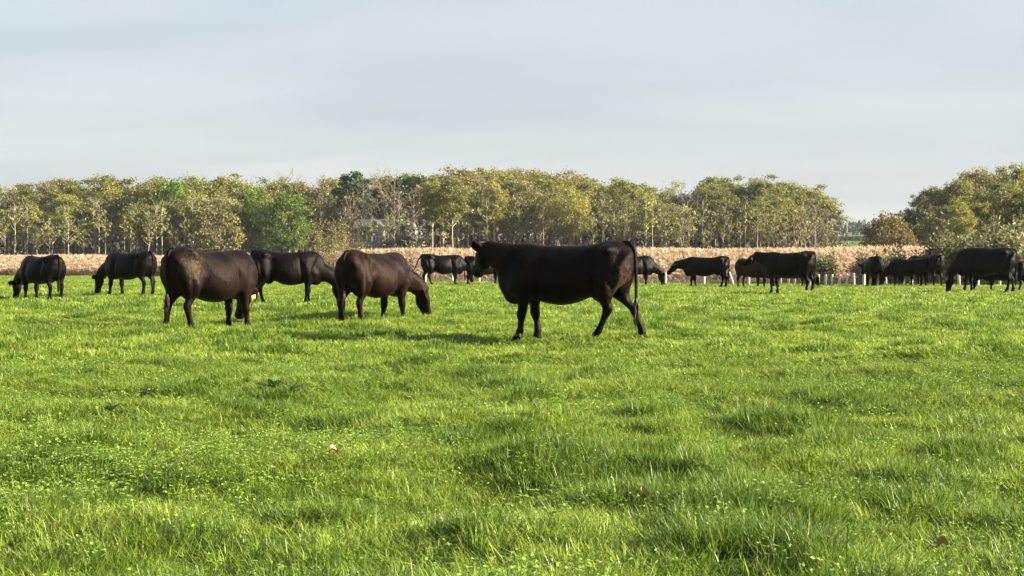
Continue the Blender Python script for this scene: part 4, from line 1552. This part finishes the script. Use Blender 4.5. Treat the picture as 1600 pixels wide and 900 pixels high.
make_cow('largest black cow standing broadside at centre with raised head turned away',
         P(UP, poll=(1.29, -.06, 1.28), head=(.46, -.60, -.68), earup=1.5, earback=.6, fl=.10, fr=-.13, hl=.34, hr=-.36, belly=.01,
           tail=[(-.86, 0, 1.34), (-.97, 0, 1.352), (-1.05, .01, 1.27), (-1.075, .03, 1.10), (-1.085, .04, .90), (-1.09, .05, .72), (-1.09, .06, .50)]),
         M['black_mud'], 884, 526, 165, 1.0, .016, M['tag_white'], 1, True, lx=.93)
make_cow('dark brown cow with dried mud on its hip, rump toward viewer, near left',
         P(GRAZE, poll=(1.24, .42, .66), head=(.1, .35, -.93), fl=-.02, fr=.16, hl=-.12, hr=.20, fat=.03, belly=.02), M['brown_mud'], 331, 508, 54, 1.0, .016, M['tag_yellow'], 1, True, lx=.88)
make_cow('red brown cow grazing with rump toward viewer left of the largest cow',
         P(GRAZE, poll=(1.40, -.22, .58), head=(.12, -.16, -.97), fl=-.14, fr=.16, hl=-.10, hr=.14), M['red_brown'], 587, 499, 57, .98, .016, None, 0, True, lx=.87)
make_cow('dark cow grazing broadside between the muddy brown cow and the red brown cow',
         P(GRAZE, fl=.0, fr=-.10, hl=.12, hr=-.1), M['dark_brown'], 450, 476, 13, .98, .018, M['tag_white'], 1, True, lx=.86)
make_cow('black cow grazing at the left edge of the photo with rump toward viewer',
         P(GRAZE, fl=.05, fr=-.05, hl=.04, hr=-.06, fat=.03), M['black'], 64, 465, 141, .97, .02, M['tag_white'], 0, True)
make_cow('black cow grazing in profile at left, second from the left edge',
         P(GRAZE, poll=(1.42, 0, .60), fl=.16, fr=-.10, hl=.02, hr=-.06), M['black'], 202, 461, 150, 1.02, .02)
make_cow('black cow with tail swung out, left of the large cow head',
         P(GRAZE, poll=(1.40, .1, .68), fl=.08, fr=-.06, hl=-.03, hr=.25, tail=TAIL_SWING_L), M['black'], 692, 444, 20, 1.06, .024)
make_cow('dark cow half hidden behind the large cow head, facing right',
         P(GRAZE, fl=.1, fr=-.1, hl=.05, hr=-.15), M['dark_brown'], 757, 443.5, 22, 1.0, .024, M['tag_white'], 0)
make_cow('black cow grazing just right of the rump of the largest cow',
         P(GRAZE, fl=.14, fr=-.05, hl=0, hr=.1), M['black'], 990, 446, 18, 1.0, .024, None, 0, False)
make_cow('black cow walking left with lowered head in front of the tan reeds',
         P(HALF, fl=.10, fr=-.12, hl=.12, hr=-.10, earback=-.2, earup=.2), M['black'], 1103, 447, 168, .98, .024)
make_cow('tawny brown cow grazing half hidden behind the head of the cow looking left',
         P(GRAZE, fl=.05, fr=-.05), M['tawny'], 1176, 447.5, -58, .92, .024)
make_cow('black cow in profile with raised head and white ear tag, right of centre',
         P(UP, poll=(1.38, 0, 1.24), head=(.86, .05, -.5), fl=.02, fr=-.10, hl=.06, hr=-.04), M['black'], 1232, 457, 147, 1.06, .02, M['tag_white'], 0, True, lx=.84)
make_cow('black cow mostly hidden behind the belly of the cow with raised head',
         P(GRAZE, fl=.1, fr=-.1, hl=.1, hr=-.15), M['black'], 1238, 448, 8, .8, .026)
make_cow('black cow seen straight from behind with tail flicked right',
         P(HALF, poll=(1.4, .2, 1.0), tail=TAIL_SWING_R, fat=.04), M['black'], 1365, 446, 84, .98, .022)
make_cow('black cow grazing at the fence, left one of the overlapping pair',
         P(GRAZE, fl=.05, fr=-.08, hl=.05, hr=-.05), M['black'], 1419, 446.5, 136, .9, .024)
make_cow('black cow at the fence, right one of the overlapping pair, rump toward viewer',
         P(GRAZE, fl=.05, fr=-.08, hl=.05, hr=-.08), M['black'], 1444, 446.5, 116, 1.0, .024)
make_cow('large hump backed black cow grazing near the right edge',
         P(GRAZE, poll=(1.30, 0, .52), head=(.06, 0, -1), hump=.08, fl=.12, fr=-.10, hl=.06, hr=-.12, fat=.03), M['black'], 1540, 455, 152, 1.12, .02, M['tag_white'], 0, True, lx=.87)
make_cow('black cow whose legs show behind the hump backed grazing cow',
         P(GRAZE, fl=.1, fr=-.02, hl=-.15, hr=.12), M['black'], 1570, 452, 175, .85, .026)


# ------------------------------------------------------------------ grass and small things in it
build_grass()


def small_things():
    def fallen(px, row, ln, yaw, label):
        mb = MB()
        r = random.Random(int(px))
        m = 7
        v, f = [], []
        for i in range(m):
            t = i / (m - 1)
            w = ln * .36 * math.sin(math.pi * min(1, t * .93 + .05)) ** .8 * (1 if i % 2 else .78)
            zc = .02 * math.sin(t * 5) + .012 * r.random()
            v += [(t * ln - ln / 2, w, zc + .025), (t * ln - ln / 2, 0, zc), (t * ln - ln / 2, -w, zc + .018)]
        for i in range(m - 1):
            for j in (0, 1):
                f.append((3 * i + j, 3 * i + j + 1, 3 * i + j + 4, 3 * i + j + 3))
        mb.add(v, f)
        mb.tube([(ln / 2, 0, .0), (ln * .8, .01, .012)], [.003, .002], 4)
        x, d = at_row(px, row)
        o = link('fallen_leaf', mb.mesh('fallen_leaf', M['dead_leaf']), loc=(x, d, float(gz(x, d)) + .06), rot=(R(24), R(-6), yaw))
        tag(o, label, 'leaf')
    fallen(521, 736, .055, .4, 'pale dead leaf lying in the grass below the red brown cow')
    fallen(1471, 870, .06, 2.4, 'tan dead leaf in the grass near the bottom right corner')
    fallen(1001, 795, .045, 1.2, 'reddish dead leaf in the grass below the rump of the largest cow')
    fallen(690, 830, .045, .1, 'brown dead leaf in the lower middle of the grass')

    def weed(px, row, n, ln, wd, label, seed):
        x, d = at_row(px, row)
        o = link('broad_leaf_weed', rosette(seed, M['dock'], n, ln, wd), loc=(x, d, float(gz(x, d)) + .02))
        tag(o, label, 'weed')
    weed(425, 618, 12, .15, .055, 'dark broad leaved weed in the grass below the muddy brown cow', 31)
    weed(455, 622, 10, .12, .045, 'smaller dark broad leaved weed right beside the other one', 32)
    weed(172, 655, 10, .10, .04, 'dark broad leaved weed low in the grass at left', 33)

    def pat(px, row, s, label, seed):
        r = np.random.default_rng(seed)
        k = 14
        th = np.arange(k) * 2 * math.pi / k
        wob = 1 + .14 * np.sin(th * 2 + 1) + .08 * r.normal(0, 1, k)
        rs = [np.stack([q * s * wob * np.cos(th), q * s * wob * np.sin(th), np.full(k, z)], 1) for q, z in ((1.0, -.02), (1.02, .02), (.9, .045), (.62, .05), (.4, .075), (.15, .07))]
        mb = MB()
        mb.rings(rs)
        x, d = at_row(px, row)
        tag(link('dung_pat', mb.mesh('dung_pat', M['dung'], True), loc=(x, d, float(gz(x, d)) + .005)), label, 'dung pat')
    pat(822, 694, .11, 'dry grey dung pat in the grass below the middle of the largest cow', 1)
    pat(4, 545, .16, 'dark dung pat at the left edge of the grass', 2)
    pat(1285, 858, .07, 'small dark dung pat in the grass at lower right', 3)


small_things()
for o in SC.objects:
    if '_h' in o:
        del o['_h']


# ------------------------------------------------------------------ evening haze
def build_haze():
    m, nt, out = new_mat('haze')
    v = N(nt, 'ShaderNodeVolumePrincipled')
    v.inputs['Color'].default_value = (.86, .90, .95, 1)
    v.inputs['Density'].default_value = 0.00009
    v.inputs['Anisotropy'].default_value = 0.0
    nt.links.new(v.outputs[0], out.inputs['Volume'])
    mb = MB()
    mb.box((-5600, -700, -2.2), (5600, 2900, 52))
    tag(link('haze', mb.mesh('haze', m)), 'thin pale evening haze over the whole valley', kind='stuff')


build_haze()
